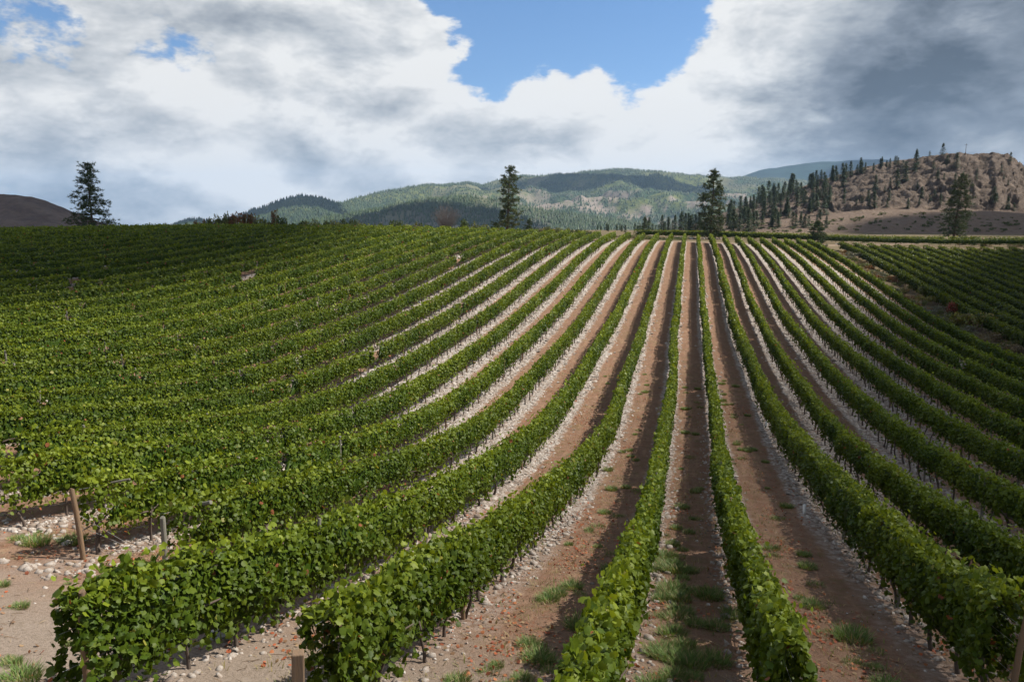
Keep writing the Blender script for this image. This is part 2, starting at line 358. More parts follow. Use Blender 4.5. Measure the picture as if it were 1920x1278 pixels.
def build_ground():
    def axis(lo, hi, fine_lo, fine_hi, step, grow=1.09):
        a = list(np.arange(fine_lo, fine_hi + 1e-6, step)); s = step; v = a[-1]
        while v < hi: s *= grow; v += s; a.append(v)
        s = step; v = a[0]; b = []
        while v > lo: s *= grow; v -= s; b.append(v)
        return np.array(b[::-1] + a)
    xs = axis(-9000, 9000, -36, 30, 0.85); ys = axis(-3000, 9500, -6, 70, 1.0, 1.06)
    X, Y = np.meshgrid(xs, ys, indexing='ij'); Z = ground_z(X, Y)
    n, mm = X.shape; I = np.arange(n * mm).reshape(n, mm)
    Fq = np.stack([I[:-1, :-1], I[1:, :-1], I[1:, 1:], I[:-1, 1:]], -1).reshape(-1, 4)
    b = NB('vineyard_soil'); P = b.pos(); x, y, z = b.sep(P)
    # stony strip under each row
    win = b.m('MULTIPLY', b.m('MULTIPLY', b.mr(x, -5.5, -2.5), b.mr(x, 3.5, 6.0, 1.0, 0.0)), b.mr(y, 45.0, 75.0, 0.28, 0.0))
    ph = b.m('ADD', b.m('DIVIDE', b.m('SUBTRACT', x, win), RS), OFF + 0.5)
    dist = b.m('MULTIPLY', b.m('ABSOLUTE', b.m('SUBTRACT', b.m('FRACT', ph), 0.5)), RS)
    wob = b.noise(P, 0.9, 4, 0.6)
    de = b.m('ADD', dist, b.m('MULTIPLY', b.m('SUBTRACT', wob, 0.5), 0.55))
    strip = b.mr(de, 0.30, 0.62, 1.0, 0.0)
    # the planted field: between the headlands, left of the brush strip
    iny = b.m('MULTIPLY', b.mr(y, 9.0, 13.0), b.m('LESS_THAN', y, b.m('ADD', 167.5, b.m('MULTIPLY', x, 0.72))))
    inx = b.m('LESS_THAN', x, row_x(K1) + 0.9)
    field = b.m('MULTIPLY', iny, inx)
    n1 = b.noise(P, 0.28, 4, 0.6); n2 = b.noise(P, 2.6, 6, 0.65); n3 = b.noise(P, 16.0, 5, 0.65); n4 = b.noise(P, 60.0, 3, 0.6)
    soil = b.mix(b.mr(n2, 0.32, 0.68), (0.225, 0.145, 0.098), (0.130, 0.074, 0.047))
    soil = b.mix(b.mr(n4, 0.48, 0.66, 0, 0.7), soil, (0.33, 0.235, 0.170))
    # aisle: dry thatch, rusty leaf litter, a little green
    litter = b.mr(b.noise(P, 7.0, 6, 0.75), 0.50, 0.66); litz = b.mr(b.noise(P, 0.55, 4, 0.65), 0.40, 0.66)
    aisle = b.mix(b.m('MULTIPLY', litter, b.m('MULTIPLY', litz, 1.0)), soil, b.mix(b.mr(n3, 0.35, 0.65), (0.24, 0.068, 0.030), (0.17, 0.075, 0.04)))
    aisle = b.mix(b.mr(n3, 0.52, 0.70, 0, 0.6), aisle, (0.27, 0.175, 0.105))
    aisle = b.mix(b.mr(b.noise(P, 38.0, 4, 0.7), 0.30, 0.46, 0.55, 0.0), aisle, (0.065, 0.040, 0.027))
    ns = b.noise(b.mapv(P, (3.2, 0.9, 1.0)), 1.0, 6, 0.72); ns2 = b.noise(b.mapv(P, (5.0, 2.0, 1.0), (7, 3, 0)), 1.0, 5, 0.75)
    aisle = b.mix(b.mr(ns, 0.50, 0.66, 0, 0.65), aisle, (0.33, 0.225, 0.14)); aisle = b.mix(b.mr(ns2, 0.54, 0.66, 0, 0.7), aisle, (0.20, 0.072, 0.036)); aisle = b.mix(b.mr(ns, 0.30, 0.42, 0.6, 0.0), aisle, (0.085, 0.058, 0.034))
    grs = b.m('MULTIPLY', b.mr(b.noise(P, 1.3, 5, 0.7), 0.52, 0.66), b.mr(n3, 0.42, 0.6))
    aisle = b.mix(b.m('MULTIPLY', grs, 0.75), aisle, (0.105, 0.125, 0.04))
    aisle = b.mix(0.32, aisle, (0.155, 0.078, 0.046))
    # stones too far away to build
    vc = b.voro(b.mapv(P, (1, 1, 0.3)), 7.5, 'F1', 'Color'); vd = b.voro(b.mapv(P, (1, 1, 0.3)), 7.5, 'F1', 'Distance')
    vr = b.sep(vc)[0]
    st = b.ramp(vr, [(0, (0.19, 0.16, 0.14)), (0.35, (0.33, 0.295, 0.262)), (1, (0.49, 0.455, 0.42))])
    st = b.mix(b.mr(vd, 0.50, 0.80), st, (0.20, 0.15, 0.115))
    stonemask = b.m('MULTIPLY', b.m('MULTIPLY', b.m('MULTIPLY', strip, field), b.mr(b.noise(P, 1.7, 5, 0.7), 0.36, 0.50, 0.25, 1.0)), b.mr(y, 16.0, 34.0, 0.25, 1.0))
    ac = b.mix(b.m('MULTIPLY', strip, 0.6), aisle, soil)
    fieldc = b.mix(stonemask, ac, st)
    # outside: bare pale track, dry grass further out
    bare = b.mix(b.mr(n3, 0.4, 0.7), (0.24, 0.19, 0.15), (0.18, 0.14, 0.105))
    bare = b.mix(b.mr(n2, 0.5, 0.75, 0, 0.5), bare, (0.29, 0.24, 0.195))
    dryg = b.mix(b.mr(n2, 0.35, 0.65), (0.105, 0.08, 0.045), (0.14, 0.105, 0.062))
    dryg = b.mix(b.mr(n1, 0.5, 0.7, 0, 0.6), dryg, (0.075, 0.08, 0.028))
    outc = b.mix(b.mr(y, 26.0, 60.0), bare, dryg)
    trk = b.m('MULTIPLY', b.m('GREATER_THAN', y, b.m('ADD', 167.5, b.m('MULTIPLY', x, 0.72))), b.m('LESS_THAN', y, b.m('ADD', 172.5, b.m('MULTIPLY', x, 0.72))))
    outc = b.mix(b.m('MULTIPLY', trk, 0.85), outc, (0.21, 0.155, 0.11))
    col = b.mix(field, outc, fieldc)
    h = b.m('ADD', b.m('MULTIPLY', n3, 0.5), b.m('ADD', b.m('MULTIPLY', n4, 0.25), b.m('MULTIPLY', b.m('MULTIPLY', stonemask, b.m('SUBTRACT', 1.0, vd)), 0.8)))
    mat = b.bsdf(col, 0.95, 0.1, b.bump(h, 0.9, 0.09))
    me = np_mesh('ground', np.stack([X, Y, Z], -1).reshape(-1, 3), Fq, mat, smooth=True)
    return tag(mobj('ground', me), 'stony brown vineyard ground with pale strips between the rows', 'ground', kind='structure')
GROUND = build_ground()

# ------------------------------------------------------------------ distant land
def sheet(name, P, mat, attrs=None, smooth=True):
    n, mm = P.shape[:2]; I = np.arange(n * mm).reshape(n, mm)
    Fq = np.stack([I[:-1, :-1], I[1:, :-1], I[1:, 1:], I[:-1, 1:]], -1).reshape(-1, 4)
    return mobj(name, np_mesh(name, P.reshape(-1, 3), Fq, mat, smooth=smooth, attrs={k: v.ravel() for k, v in (attrs or {}).items()}))
def ridge_sheet(px, py_ridge, D_foot, D_ridge, z_foot, amp, wl, seed, nv=90, back=0.5, power=1.0, spur=0.35):
    """land that climbs from a foot to a ridge seen along the line px, py_ridge, then falls behind it"""
    nu = len(px); vv = np.concatenate([np.linspace(0, 1, nv), 1 + np.linspace(0.03, 1, 24) * back])
    P = np.zeros((nu, len(vv), 3)); h = np.zeros((nu, len(vv)))
    R = np.array([at_depth(a, c, 1.0) - (0, 0, CAMZ) for a, c in zip(px, py_ridge)])          # unit-depth rays
    zr = R[:, 2] * D_ridge + CAMZ
    for j, v in enumerate(vv):
        D = D_foot + (D_ridge - D_foot) * v
        xy = R[:, :2] * np.asarray(D)[..., None] if np.ndim(D) else R[:, :2] * D
        if v <= 1: f = (1 - (1 - v) ** 1.25) * (1 - spur) + spur * v ** 2
        else: f = 1 - (v - 1) / back * 0.9
        f = max(f, 0.0) ** power if v <= 1 else f
        P[:, j, :2] = xy; P[:, j, 2] = z_foot + (zr - z_foot) * f
    env = np.clip(np.minimum(vv * 3, np.where(vv <= 1, (1 - vv) * 4, (vv - 1) * 4)), 0, 1)
    X, Y = P[..., 0] / wl, P[..., 1] / wl
    rid = 1 - np.abs(2 * fbm(X, Y, 5, seed) - 1) * 2.2
    amp = amp * np.clip((zr - z_foot) / 330.0, 0.04, 1.0)[:, None]
    P[..., 2] += amp * env * (rid - 0.6) + amp * 0.12 * (fbm(X * 9, Y * 9, 3, seed + 2) - 0.5)
    return P
def interp(pts, px):
    a = np.array(pts, float); return np.interp(px, a[:, 0], a[:, 1])
def sky_noise(px, a, w, seed): return a * (fbm(px / w, px * 0, 4, seed) - 0.5) * 2

def forest_mat(name, forest, grass, rock, scale):
    b = NB(name); P = b.pos(); rk = b.attr('rock', 'Fac'); gr = b.attr('grass', 'Fac')
    n = b.noise(P, scale, 6, 0.7); n2 = b.noise(P, scale * 6, 4, 0.7)
    c = b.mix(b.mr(n, 0.35, 0.65), forest, tuple(v * 1.5 for v in forest))
    c = b.mix(b.m('MULTIPLY', gr, b.mr(n2, 0.3, 0.62)), c, grass)
    rc = b.mix(b.mr(n2, 0.35, 0.7), rock, tuple(v * 0.55 for v in rock))
    c = b.mix(b.m('MULTIPLY', rk, b.mr(n2, 0.25, 0.55)), c, rc)
    return b.bsdf(c, 0.95, 0.05, b.bump(n2, 0.6, 8.0))
def scatter_conifers(name, P, density, n, hmin, hmax, seed, parent):
    """far-off wood: small spiky crowns joined into one mass"""
    r = np.random.default_rng(seed); nu, nv = P.shape[:2]
    u = r.random(n * 4) * (nu - 1.01); v = r.random(n * 4) ** 0.8 * (nv - 1.01)
    i, j = u.astype(int), v.astype(int); fu, fv = (u - i)[:, None], (v - j)[:, None]
    pos = (P[i, j] * (1 - fu) + P[i + 1, j] * fu) * (1 - fv) + (P[i, j + 1] * (1 - fu) + P[i + 1, j + 1] * fu) * fv
    keep = r.random(len(pos)) < density[i, j]; pos = pos[keep][:n]
    h = hmin + (hmax - hmin) * r.random(len(pos)); w = h * (0.16 + 0.1 * r.random(len(pos)))
    a0 = r.random(len(pos)) * 6.28; V = np.zeros((len(pos), 5, 3))
    for q in range(4):
        a = a0 + q * pi / 2
        V[:, q] = pos + np.stack([np.cos(a) * w, np.sin(a) * w, 0.05 * h * (r.random(len(pos)) - 0.2)], -1)
    V[:, 4] = pos + np.stack([0 * h, 0 * h, h], -1)
    base = (np.arange(len(pos)) * 5)[:, None, None]
    T = base + np.array([[0, 1, 4], [1, 2, 4], [2, 3, 4], [3, 0, 4]])[None]
    g = r.random((len(pos), 1)); c = np.array([0.030, 0.052, 0.022]) * (0.7 + 0.9 * g) + np.array([0.02, 0.018, 0.0]) * r.random((len(pos), 1)) ** 2
    me = np_mesh(name, V.reshape(-1, 3), T.reshape(-1, 3), M['needle'], np.repeat(c, 5, 0))
    o = mobj(name, me, parent); o['kind'] = 'stuff'; return o

def build_mountains():
    # farthest blue mountain, behind everything
    px = np.linspace(1250, 2100, 130)
    py = interp([(1250, 360), (1330, 345), (1390, 331), (1430, 318), (1480, 310), (1540, 304), (1600, 300), (1660, 299), (1720, 301), (1800, 305), (1900, 309), (2000, 312), (2100, 330)], px) + sky_noise(px, 1.2, 30, 4)
    P = ridge_sheet(px, py, 4600, 7000, -260, 100, 1300, 41, 50)
    m1 = forest_mat('far_forest', (0.014, 0.030, 0.026), (0.05, 0.07, 0.025), (0.2, 0.17, 0.14), 0.004)
    z = np.zeros(P.shape[:2]); o = sheet('far_mountain', P, m1, dict(rock=z, grass=z))
    tag(o, 'farthest blue forested mountain behind the rocky hill', 'mountain', kind='structure')
    # the long forested mountain across the middle
    px = np.linspace(322, 1680, 330)
    py = interp([(300, 428), (322, 424), (338, 417), (355, 412), (372, 411), (392, 416), (430, 411), (470, 396), (520, 379), (545, 371), (567, 368), (595, 371), (640, 381), (700, 363), (760, 352), (785, 349), (805, 345), (830, 349), (880, 343), (903, 347), (925, 341), (945, 335), (990, 330), (1060, 326), (1110, 320), (1160, 317), (1210, 320), (1260, 325), (1290, 330), (1330, 331), (1380, 334), (1420, 335), (1500, 338), (1680, 345)], px) + sky_noise(px, 1.4, 22, 9)
    Dr = np.interp(px, [300, 640, 760, 950, 1680], [3300, 3500, 4300, 5000, 5200])
    P = ridge_sheet(px, py, 2300, Dr, -90, 120, 620, 3, 110, spur=0.25)
    rk = sst(fbm(P[..., 0] / 130, P[..., 1] / 130, 6, 12, 0.62), 0.51, 0.58) * sst(fbm(P[..., 0] / 700, P[..., 1] / 700, 2, 15), 0.30, 0.48)
    lowv = np.linspace(0, 1, 110)[None, :]; low = np.zeros(P.shape[:2]); low[:, :110] = 1 - sst(lowv, 0.35, 0.75)
    rk = rk * (0.35 + 0.65 * low)
    gr = sst(fbm(P[..., 0] / 260, P[..., 1] / 260, 4, 31), 0.40, 0.54)
    m2 = forest_mat('mountain_forest', (0.026, 0.045, 0.022), (0.115, 0.128, 0.042), (0.27, 0.22, 0.185), 0.008)
    o = sheet('mountain', P, m2, dict(rock=rk, grass=gr))
    tag(o, 'long forested mountain with pale rock patches across the middle distance', 'mountain', kind='structure')
    dens = np.clip(1.0 - 0.8 * rk - 0.62 * gr, 0.06, 1)
    scatter_conifers('wood', P[:, :112], dens, 46000, 8, 16, 5, o)
    # the lower, nearer dark shoulder with grey cliffs
    px = np.linspace(540, 1240, 190)
    py = interp([(540, 424), (600, 411), (650, 402), (700, 396), (750, 383), (800, 374), (850, 370), (900, 369), (950, 377), (1000, 390), (1060, 401), (1120, 408), (1180, 416), (1240, 426)], px) + sky_noise(px, 2.2, 18, 14)
    P = ridge_sheet(px, py, 1350, 2000, -70, 45, 260, 23, 70)
    rk = sst(fbm(P[..., 0] / 110, P[..., 1] / 110, 4, 52), 0.42, 0.54); low = np.zeros(P.shape[:2]); low[:, :70] = 1 - sst(np.linspace(0, 1, 70)[None, :], 0.45, 0.95)
    rk = rk * (0.25 + 0.75 * low); gr = sst(fbm(P[..., 0] / 90, P[..., 1] / 90, 3, 61), 0.5, 0.65)
    o = sheet('mountain_shoulder', P, forest_mat('shoulder_forest', (0.028, 0.045, 0.024), (0.085, 0.10, 0.04), (0.28, 0.235, 0.205), 0.02), dict(rock=rk, grass=gr))
    tag(o, 'dark wooded shoulder with grey cliffs below the long mountain', 'mountain', kind='structure')
    scatter_conifers('wood', P[:, :72], np.clip(0.95 - 0.85 * rk - 0.4 * gr, 0.08, 1), 9000, 6, 12, 6, o)
    # bare brown hill at the far left
    px = np.linspace(-320, 330, 150)
    py = interp([(-320, 395), (-200, 372), (-90, 362), (0, 364), (30, 365), (60, 369), (90, 378), (120, 390), (150, 402), (180, 414), (205, 421), (232, 430), (280, 442), (330, 452)], px) + sky_noise(px, 1.5, 25, 19)
    P = ridge_sheet(px, py, 560, 900, -35, 60, 90, 29, 80)
    b = NB('brown_hill_soil'); Q = b.pos(); n = b.noise(Q, 0.03, 6, 0.7); n2 = b.noise(Q, 0.10, 7, 0.8)
    c = b.mix(b.mr(n, 0.35, 0.65), (0.115, 0.075, 0.058), (0.185, 0.13, 0.10)); c = b.mix(b.mr(n2, 0.5, 0.72, 0, 0.7), c, (0.075, 0.065, 0.04)); c = b.mix(b.mr(n2, 0.18, 0.40, 0.6, 0), c, (0.27, 0.20, 0.155))
    o = sheet('brown_hill', P, b.bsdf(c, 0.95, 0.05, b.bump(b.m('ADD', n2, n), 1.0, 6.0)))
    tag(o, 'bare dark brown hill behind the pine at the left edge', 'hill', kind='structure')
build_mountains()

def build_rocky_hill():
    px = np.concatenate([np.linspace(1120, 1930, 270), np.linspace(1936, 2300, 50)])
    pr = interp([(1120, 458), (1190, 446), (1240, 436), (1290, 425), (1325, 412), (1360, 397), (1420, 377), (1470, 360), (1520, 343), (1560, 330), (1620, 312), (1680, 300), (1740, 294), (1790, 293), (1810, 296), (1850, 295), (1875, 297), (1890, 304), (1905, 314), (1920, 326), (1950, 343), (2020, 362), (2150, 395), (2300, 430)], px) + sky_noise(px, 2.2, 16, 77)
    pa = interp([(1120, 462), (1200, 446), (1300, 434), (1380, 424), (1450, 414), (1550, 409), (1620, 398), (1700, 395), (1780, 399), (1850, 397), (1920, 402), (2050, 415), (2300, 436)], px) + sky_noise(px, 1.5, 60, 78)
    R = np.array([at_depth(a, 400, 1.0)[:2] for a in px]); slope = lambda p: np.array([(at_depth(a, c, 1.0)[2] - CAMZ) for a, c in zip(px, p)])
    Df, Da, Dt, Dr = 268.0, 345.0, 372.0, 560.0
    zf = np.full(len(px), CAMZ - 11.0); za = slope(pa) * Da + CAMZ; zr = slope(pr) * Dr + CAMZ; za = np.minimum(za, zr - 0.5)
    vs = np.concatenate([np.linspace(0, 1, 28), 1 + np.linspace(0.1, 1, 6), 2 + np.linspace(0.01, 1, 96), 3 + np.linspace(0.05, 1, 12)])
    P = np.zeros((len(px), len(vs), 3)); kind = np.zeros(P.shape[:2])
    for j, v in enumerate(vs):
        if v <= 1: D = Df + (Da - Df) * v; z = zf + (za - zf) * (v ** 0.8)
        elif v <= 2: D = Da + (Dt - Da) * (v - 1); z = za + 0.6 * (v - 1)
        elif v <= 3:
            t = v - 2; D = Dt + (Dr - Dt) * t
            cl = sst(px, 1660, 1800)                                     # cliffs to the right, slope to the left
            g = (1 - cl) * (t ** 0.85) + cl * (0.38 * sst(t, 0.0, 0.28) + 0.37 * sst(t, 0.40, 0.62) + 0.25 * t)
            z = za + 0.6 + (zr - za - 0.6) * g
            kind[:, j] = sst(t, 0.0, 0.06)
        else: D = Dr + (v - 3) * 260; z = zr - np.maximum(zr - zf, 12.0) * 0.8 * (v - 3) ** 1.2
        P[:, j, :2] = R * D; P[:, j, 2] = z
    X, Y = P[..., 0], P[..., 1]; tt = vs[None, :]
    env = kind * np.where(tt <= 3, sst(3 - tt, 0.0, 0.10), 0.6) * sst(zr - za, 2, 18)[:, None]
    gul = 1 - np.abs(2 * fbm(px[:, None] / 34 + 1.6 * fbm(X / 30, Y / 30, 3, 8), tt * 1.6, 5, 81, 0.6) - 1) * 2
    zl = P[..., 2] + 3.0 * fbm(X / 20, Y / 20, 4, 95); ledge = (zl / 4.2) % 1.0; ledge = sst(ledge, 0.55, 0.95) - ledge
    cr = 1 - np.abs(2 * fbm(X / 11 + 0.3 * gul, (Y + 2.2 * P[..., 2]) / 11, 6, 83, 0.62) - 1) * 2
    fine = fbm(X / 2.6, (Y + 2.0 * P[..., 2]) / 2.6, 3, 87, 0.6) - 0.5
    P[..., 2] += env * (2.2 * (gul - 0.55) + 2.8 * (cr - 0.5) + 2.2 * fine + 1.6 * ledge)
    back = env * (2.2 * gul + 3.2 * cr + 3.2 * fine + 1.5 * ledge)
    P[..., :2] += (R / np.linalg.norm(R, axis=1)[:, None])[:, None, :] * (-back + 1.5)[..., None]
    P[..., 2] += (1 - kind) * sst(tt, 0.15, 0.4) * (1.6 * (fbm(X / 16, Y / 16, 4, 85) - 0.5))
    b = NB('hill_rock'); Q = b.pos(); k = b.attr('cliff', 'Fac')
    n = b.noise(b.mapv(Q, (1, 1, 0.5)), 0.10, 7, 0.65, 0.3); n2 = b.noise(Q, 0.6, 6, 0.75); ns = b.noise(b.mapv(Q, (0.5, 0.5, 4.0)), 0.16, 5, 0.6, 0.4)
    rock = b.mix(b.mr(n, 0.35, 0.65), (0.100, 0.078, 0.063), (0.170, 0.133, 0.106))
    rock = b.mix(b.mr(ns, 0.52, 0.70, 0, 0.6), rock, (0.28, 0.212, 0.158))
    rock = b.mix(b.mr(n2, 0.52, 0.72, 0, 0.75), rock, (0.050, 0.040, 0.028))
    rock = b.mix(b.mr(n2, 0.22, 0.40, 0.5, 0), rock, (0.30, 0.238, 0.186))
    apr = b.mix(b.mr(n2, 0.35, 0.7), (0.225, 0.168, 0.128), (0.155, 0.112, 0.083)); apr = b.mix(b.mr(n, 0.55, 0.7, 0, 0.5), apr, (0.12, 0.095, 0.06))
    mat = b.bsdf(b.mix(k, apr, rock), 0.95, 0.05, b.bump(b.m('ADD', n2, b.m('MULTIPLY', n, 1.2)), 1.0, 2.2))
    o = sheet('rocky_hill', P, mat, dict(cliff=kind), smooth=False)
    tag(o, 'tan rocky hill with cliffs and scattered conifers at the right', 'hill', kind='structure')
    return px, vs, P
HILL_PX, HILL_V, HILL_P = build_rocky_hill()
def hill_at(px, py):
    """the first spot of the rocky hill seen at a place of the photograph"""
    i = int(np.argmin(abs(HILL_PX - px))); col = HILL_P[i]
    d = np.array([0, 0, CAMZ]); rel = col - d
    dep = rel[:, :2] @ FWD[:2]; hor = rel[:, 2] / dep
    r = ray(px, py); want = r[2] / float(r @ FWD)
    j = np.nonzero(hor >= want)[0]; j = int(j[0]) if len(j) else int(np.argmax(hor))
    return col[j] * 1.0

# ------------------------------------------------------------------ leaves
def leaf_templates():
    # a grape leaf: five shallow lobes, folded along the midrib; tip towards -y, stalk at +y
    out = [(0, 0.38), (0.34, 0.52), (0.55, 0.12), (0.48, -0.26), (0.20, -0.34), (0, -0.64), (-0.20, -0.34), (-0.48, -0.26), (-0.55, 0.12), (-0.34, 0.52)]
    V = np.array([(0, 0.08, 0.0)] + [(x, y, -0.28 * abs(x) - 0.10 * y * y) for x, y in out])
    T = np.array([(0, i, i % 10 + 1) for i in range(1, 11)])
    big = (V, T)
    V2 = np.array([(0, 0.45, -0.03), (0.45, 0.22, -0.14), (0.36, -0.32, -0.14), (0, -0.58, -0.08), (-0.36, -0.32, -0.14), (-0.45, 0.22, -0.14)])
    T2 = np.array([(0, 2, 1), (0, 3, 2), (0, 5, 4), (0, 4, 3)])[:, ::1]
    V3 = np.array([(0, 0.5, 0), (0.5, 0.0, -0.15), (0, -0.5, 0), (-0.5, 0.0, -0.15)]); T3 = np.array([(0, 2, 1), (0, 3, 2)])
    return big, (V2, T2), (V3, T3)
LEAF_BIG, LEAF_MID, LEAF_FAR = leaf_templates()
def unit(v): return v / np.maximum(np.linalg.norm(v, axis=-1, keepdims=True), 1e-9)
def place_leaves(C, Nrm, Up, size, tmpl):
    """blades at C facing Nrm, their stalk end towards Up"""
    V, T = tmpl; n = unit(Nrm); u = unit(Up - (Up * n).sum(-1, keepdims=True) * n); s = np.cross(u, n)
    P = C[:, None] + size[:, None, None] * (V[None, :, 0:1] * s[:, None] + V[None, :, 1:2] * u[:, None] + V[None, :, 2:3] * n[:, None])
    Fc = (np.arange(len(C)) * len(V))[:, None, None] + T[None]
    return P.reshape(-1, 3), Fc.reshape(-1, 3), len(V)
class Bag:
    def __init__(s): s.V = []; s.F = []; s.C = []; s.n = 0
    def add(s, V, Fc, col):
        s.V.append(V); s.F.append(Fc + s.n); s.C.append(np.broadcast_to(col, V.shape)); s.n += len(V)
    def mesh(s, name, mat, smooth=False):
        V = np.concatenate(s.V); k = {}
        for f in s.F: k.setdefault(f.shape[1], []).append(f)
        return np_mesh(name, V, [np.concatenate(f) for f in k.values()], mat, np.concatenate(s.C), smooth)

VINE_OLD = np.array([0.030, 0.056, 0.0045]); VINE_MID = np.array([0.056, 0.092, 0.0065]); VINE_YOUNG = np.array([0.165, 0.200, 0.015])
def vine_tones(n, r, h, warm, lowf):
    """h: 0 at the bottom of the canopy, 1 at its top; young leaves grow at the top, yellowed more to look sunlit"""
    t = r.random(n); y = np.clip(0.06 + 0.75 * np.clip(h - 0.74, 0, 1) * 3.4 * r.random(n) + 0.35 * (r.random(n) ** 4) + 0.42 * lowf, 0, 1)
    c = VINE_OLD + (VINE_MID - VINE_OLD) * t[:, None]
    c = c * (0.80 + 0.25 * np.clip(h, 0, 1))[:, None]  # hedge shading put into the leaf colour, darker low, besides leaf age
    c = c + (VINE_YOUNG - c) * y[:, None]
    red = r.random(n) < warm
    c[red] = np.array([0.17, 0.06, 0.025]) * (0.5 + r.random((red.sum(), 1)))
    yel = r.random(n) < warm * 1.5
    c[yel] = np.array([0.20, 0.19, 0.035]) * (0.7 + 0.5 * r.random((yel.sum(), 1)))
    return c

def tube(bag, P, R, sides, col=(0.1, 0.1, 0.1)):
    P = np.asarray(P, float); R = np.broadcast_to(R, len(P)).astype(float); n = len(P)
    t = unit(np.gradient(P, axis=0)); ref = np.array([1.0, 0, 0]) if abs(t[0, 0]) < 0.8 else np.array([0, 1.0, 0])
    a = unit(np.cross(t, ref)); b = np.cross(t, a); ang = np.arange(sides) * 2 * pi / sides
    V = P[:, None] + R[:, None, None] * (np.cos(ang)[None, :, None] * a[:, None] + np.sin(ang)[None, :, None] * b[:, None])
    I = np.arange(n * sides).reshape(n, sides); J = np.roll(I, -1, 1)
    Fq = np.stack([I[:-1], J[:-1], J[1:], I[1:]], -1).reshape(-1, 4)
    bag.add(V.reshape(-1, 3), Fq, np.array(col))
    cap = np.vstack([V[-1], P[-1:]]); m_ = sides
    bag.add(cap, np.array([(i, (i + 1) % m_, m_) for i in range(m_)]), np.array(col))

# a few vine trunks and posts, shared by all rows
def make_trunks():
    out = []
    for i in range(7):
        r = np.random.default_rng(200 + i); bag = Bag()
        lean = r.normal(0, 0.09, 2); z = np.array([-0.12, 0.0, 0.15, 0.32, 0.48, 0.66, 0.8])
        P = np.stack([lean[0] * z + 0.03 * np.sin(z * 7 + r.random() * 6), lean[1] * 2.2 * z + 0.05 * np.sin(z * 6 + r.random() * 6), z], -1)
        tube(bag, P, np.array([0.05, 0.042, 0.034, 0.032, 0.034, 0.03, 0.022]) * (0.8 + 0.5 * r.random()), 6)
        arms = Bag()
        for s in (-1, 1):                              # cordon arms
            qq = P[5] + np.stack([np.zeros(4), s * np.array([0, 0.12, 0.3, 0.55]), np.array([0, 0.06, 0.1, 0.1])], -1)
            tube(arms, qq, [0.022, 0.02, 0.017, 0.012], 5)
        out.append((bag.mesh('vine_trunk', M['bark'], True), arms.mesh('cordon_arm', M['bark'], True)))
    return out
TRUNKS = make_trunks()
def make_post(h, r0, mat, taper=0.92, sides=9, seed=0):
    r = np.random.default_rng(seed); bag = Bag(); z = np.array([-0.35, 0.0, h * 0.35, h * 0.7, h - 0.02, h])
    P = np.stack([r.normal(0, 0.006, 6), r.normal(0, 0.006, 6), z], -1)
    tube(bag, P, r0 * np.array([1, 1, 0.99, 0.96, taper, taper * 0.86]), sides)
    return bag.mesh('post', mat)
POSTS = [make_post(1.62, 0.045, M['greypost'], seed=1), make_post(1.60, 0.042, M['post'], seed=2), make_post(1.66, 0.036, M['greypost'], seed=3)]
ENDPOST = make_post(1.48, 0.052, M['post'], seed=4); ENDPOST_G = make_post(1.42, 0.05, M['greypost'], seed=5)

LEAF_PARTS = []                                       # single leaf meshes in several tones
for i in range(9):
    r = np.random.default_rng(300 + i)
    c = VINE_OLD + (VINE_MID - VINE_OLD) * r.random(); c = c + (VINE_YOUNG - c) * [0, 0, 0.1, 0.15, 0.3, 0.05, 0.5, 0.8, 0.2][i]
    V, T = LEAF_BIG
    V = V + np.stack([0 * V[:, 0], 0 * V[:, 0], 0.05 * np.sin(V[:, 1] * 5 + i) - 0.06 * (i % 3) * V[:, 0] ** 2], -1)
    LEAF_PARTS.append(np_mesh('leaf', V, T, M['leaf'], np.broadcast_to(c, V.shape), smooth=False))

def frame_px(P):
    """pixel position and depth of points in the photograph"""
    d = P - np.array([0, 0, CAMZ]); c, s = cos(YAW), sin(YAW)
    x = d[..., 0] * c + d[..., 1] * s; y = -d[..., 0] * s + d[..., 1] * c; z = d[..., 2]
    dep = y * cos(PITCH) - z * sin(PITCH); up = y * sin(PITCH) + z * cos(PITCH)
    dep_ = np.maximum(dep, 0.1)
    return CX + F * x / dep_, CY - F * up / dep_, dep

POST0, POSTGAP = 5.4, 6.2
def canopy_shape(t, seed, gappy, low=0.0):
    """top, bottom, half width and fullness along a row"""
    top = 1.58 + 0.14 * (vnoise(t * 0.75, t * 0, seed) - 0.5) + 0.12 * (vnoise(t * 2.3, t * 0, seed + 40) - 0.5)
    bot = 0.60 - low + 0.16 * (vnoise(t * 1.1, t * 0, seed + 80) - 0.5)
    hw = 0.20 * (0.80 + 0.55 * vnoise(t * 0.85, t * 0, seed + 120))
    g = vnoise(t * 0.55, t * 0, seed + 160)
    full = 1 - sst(g, 0.945 - gappy, 0.985 - gappy)
    ip = np.floor((t - POST0) / POSTGAP + 0.5); notch = vnoise(ip * 7.3 + 0.5, ip * 0, seed + 190) > (0.75 if gappy < 0.04 else 0.5)
    full = full * (1 - 0.85 * notch * np.exp(-((t - POST0 - ip * POSTGAP) / 0.24) ** 2))
    return top, bot, hw * (0.5 + 0.5 * full), full

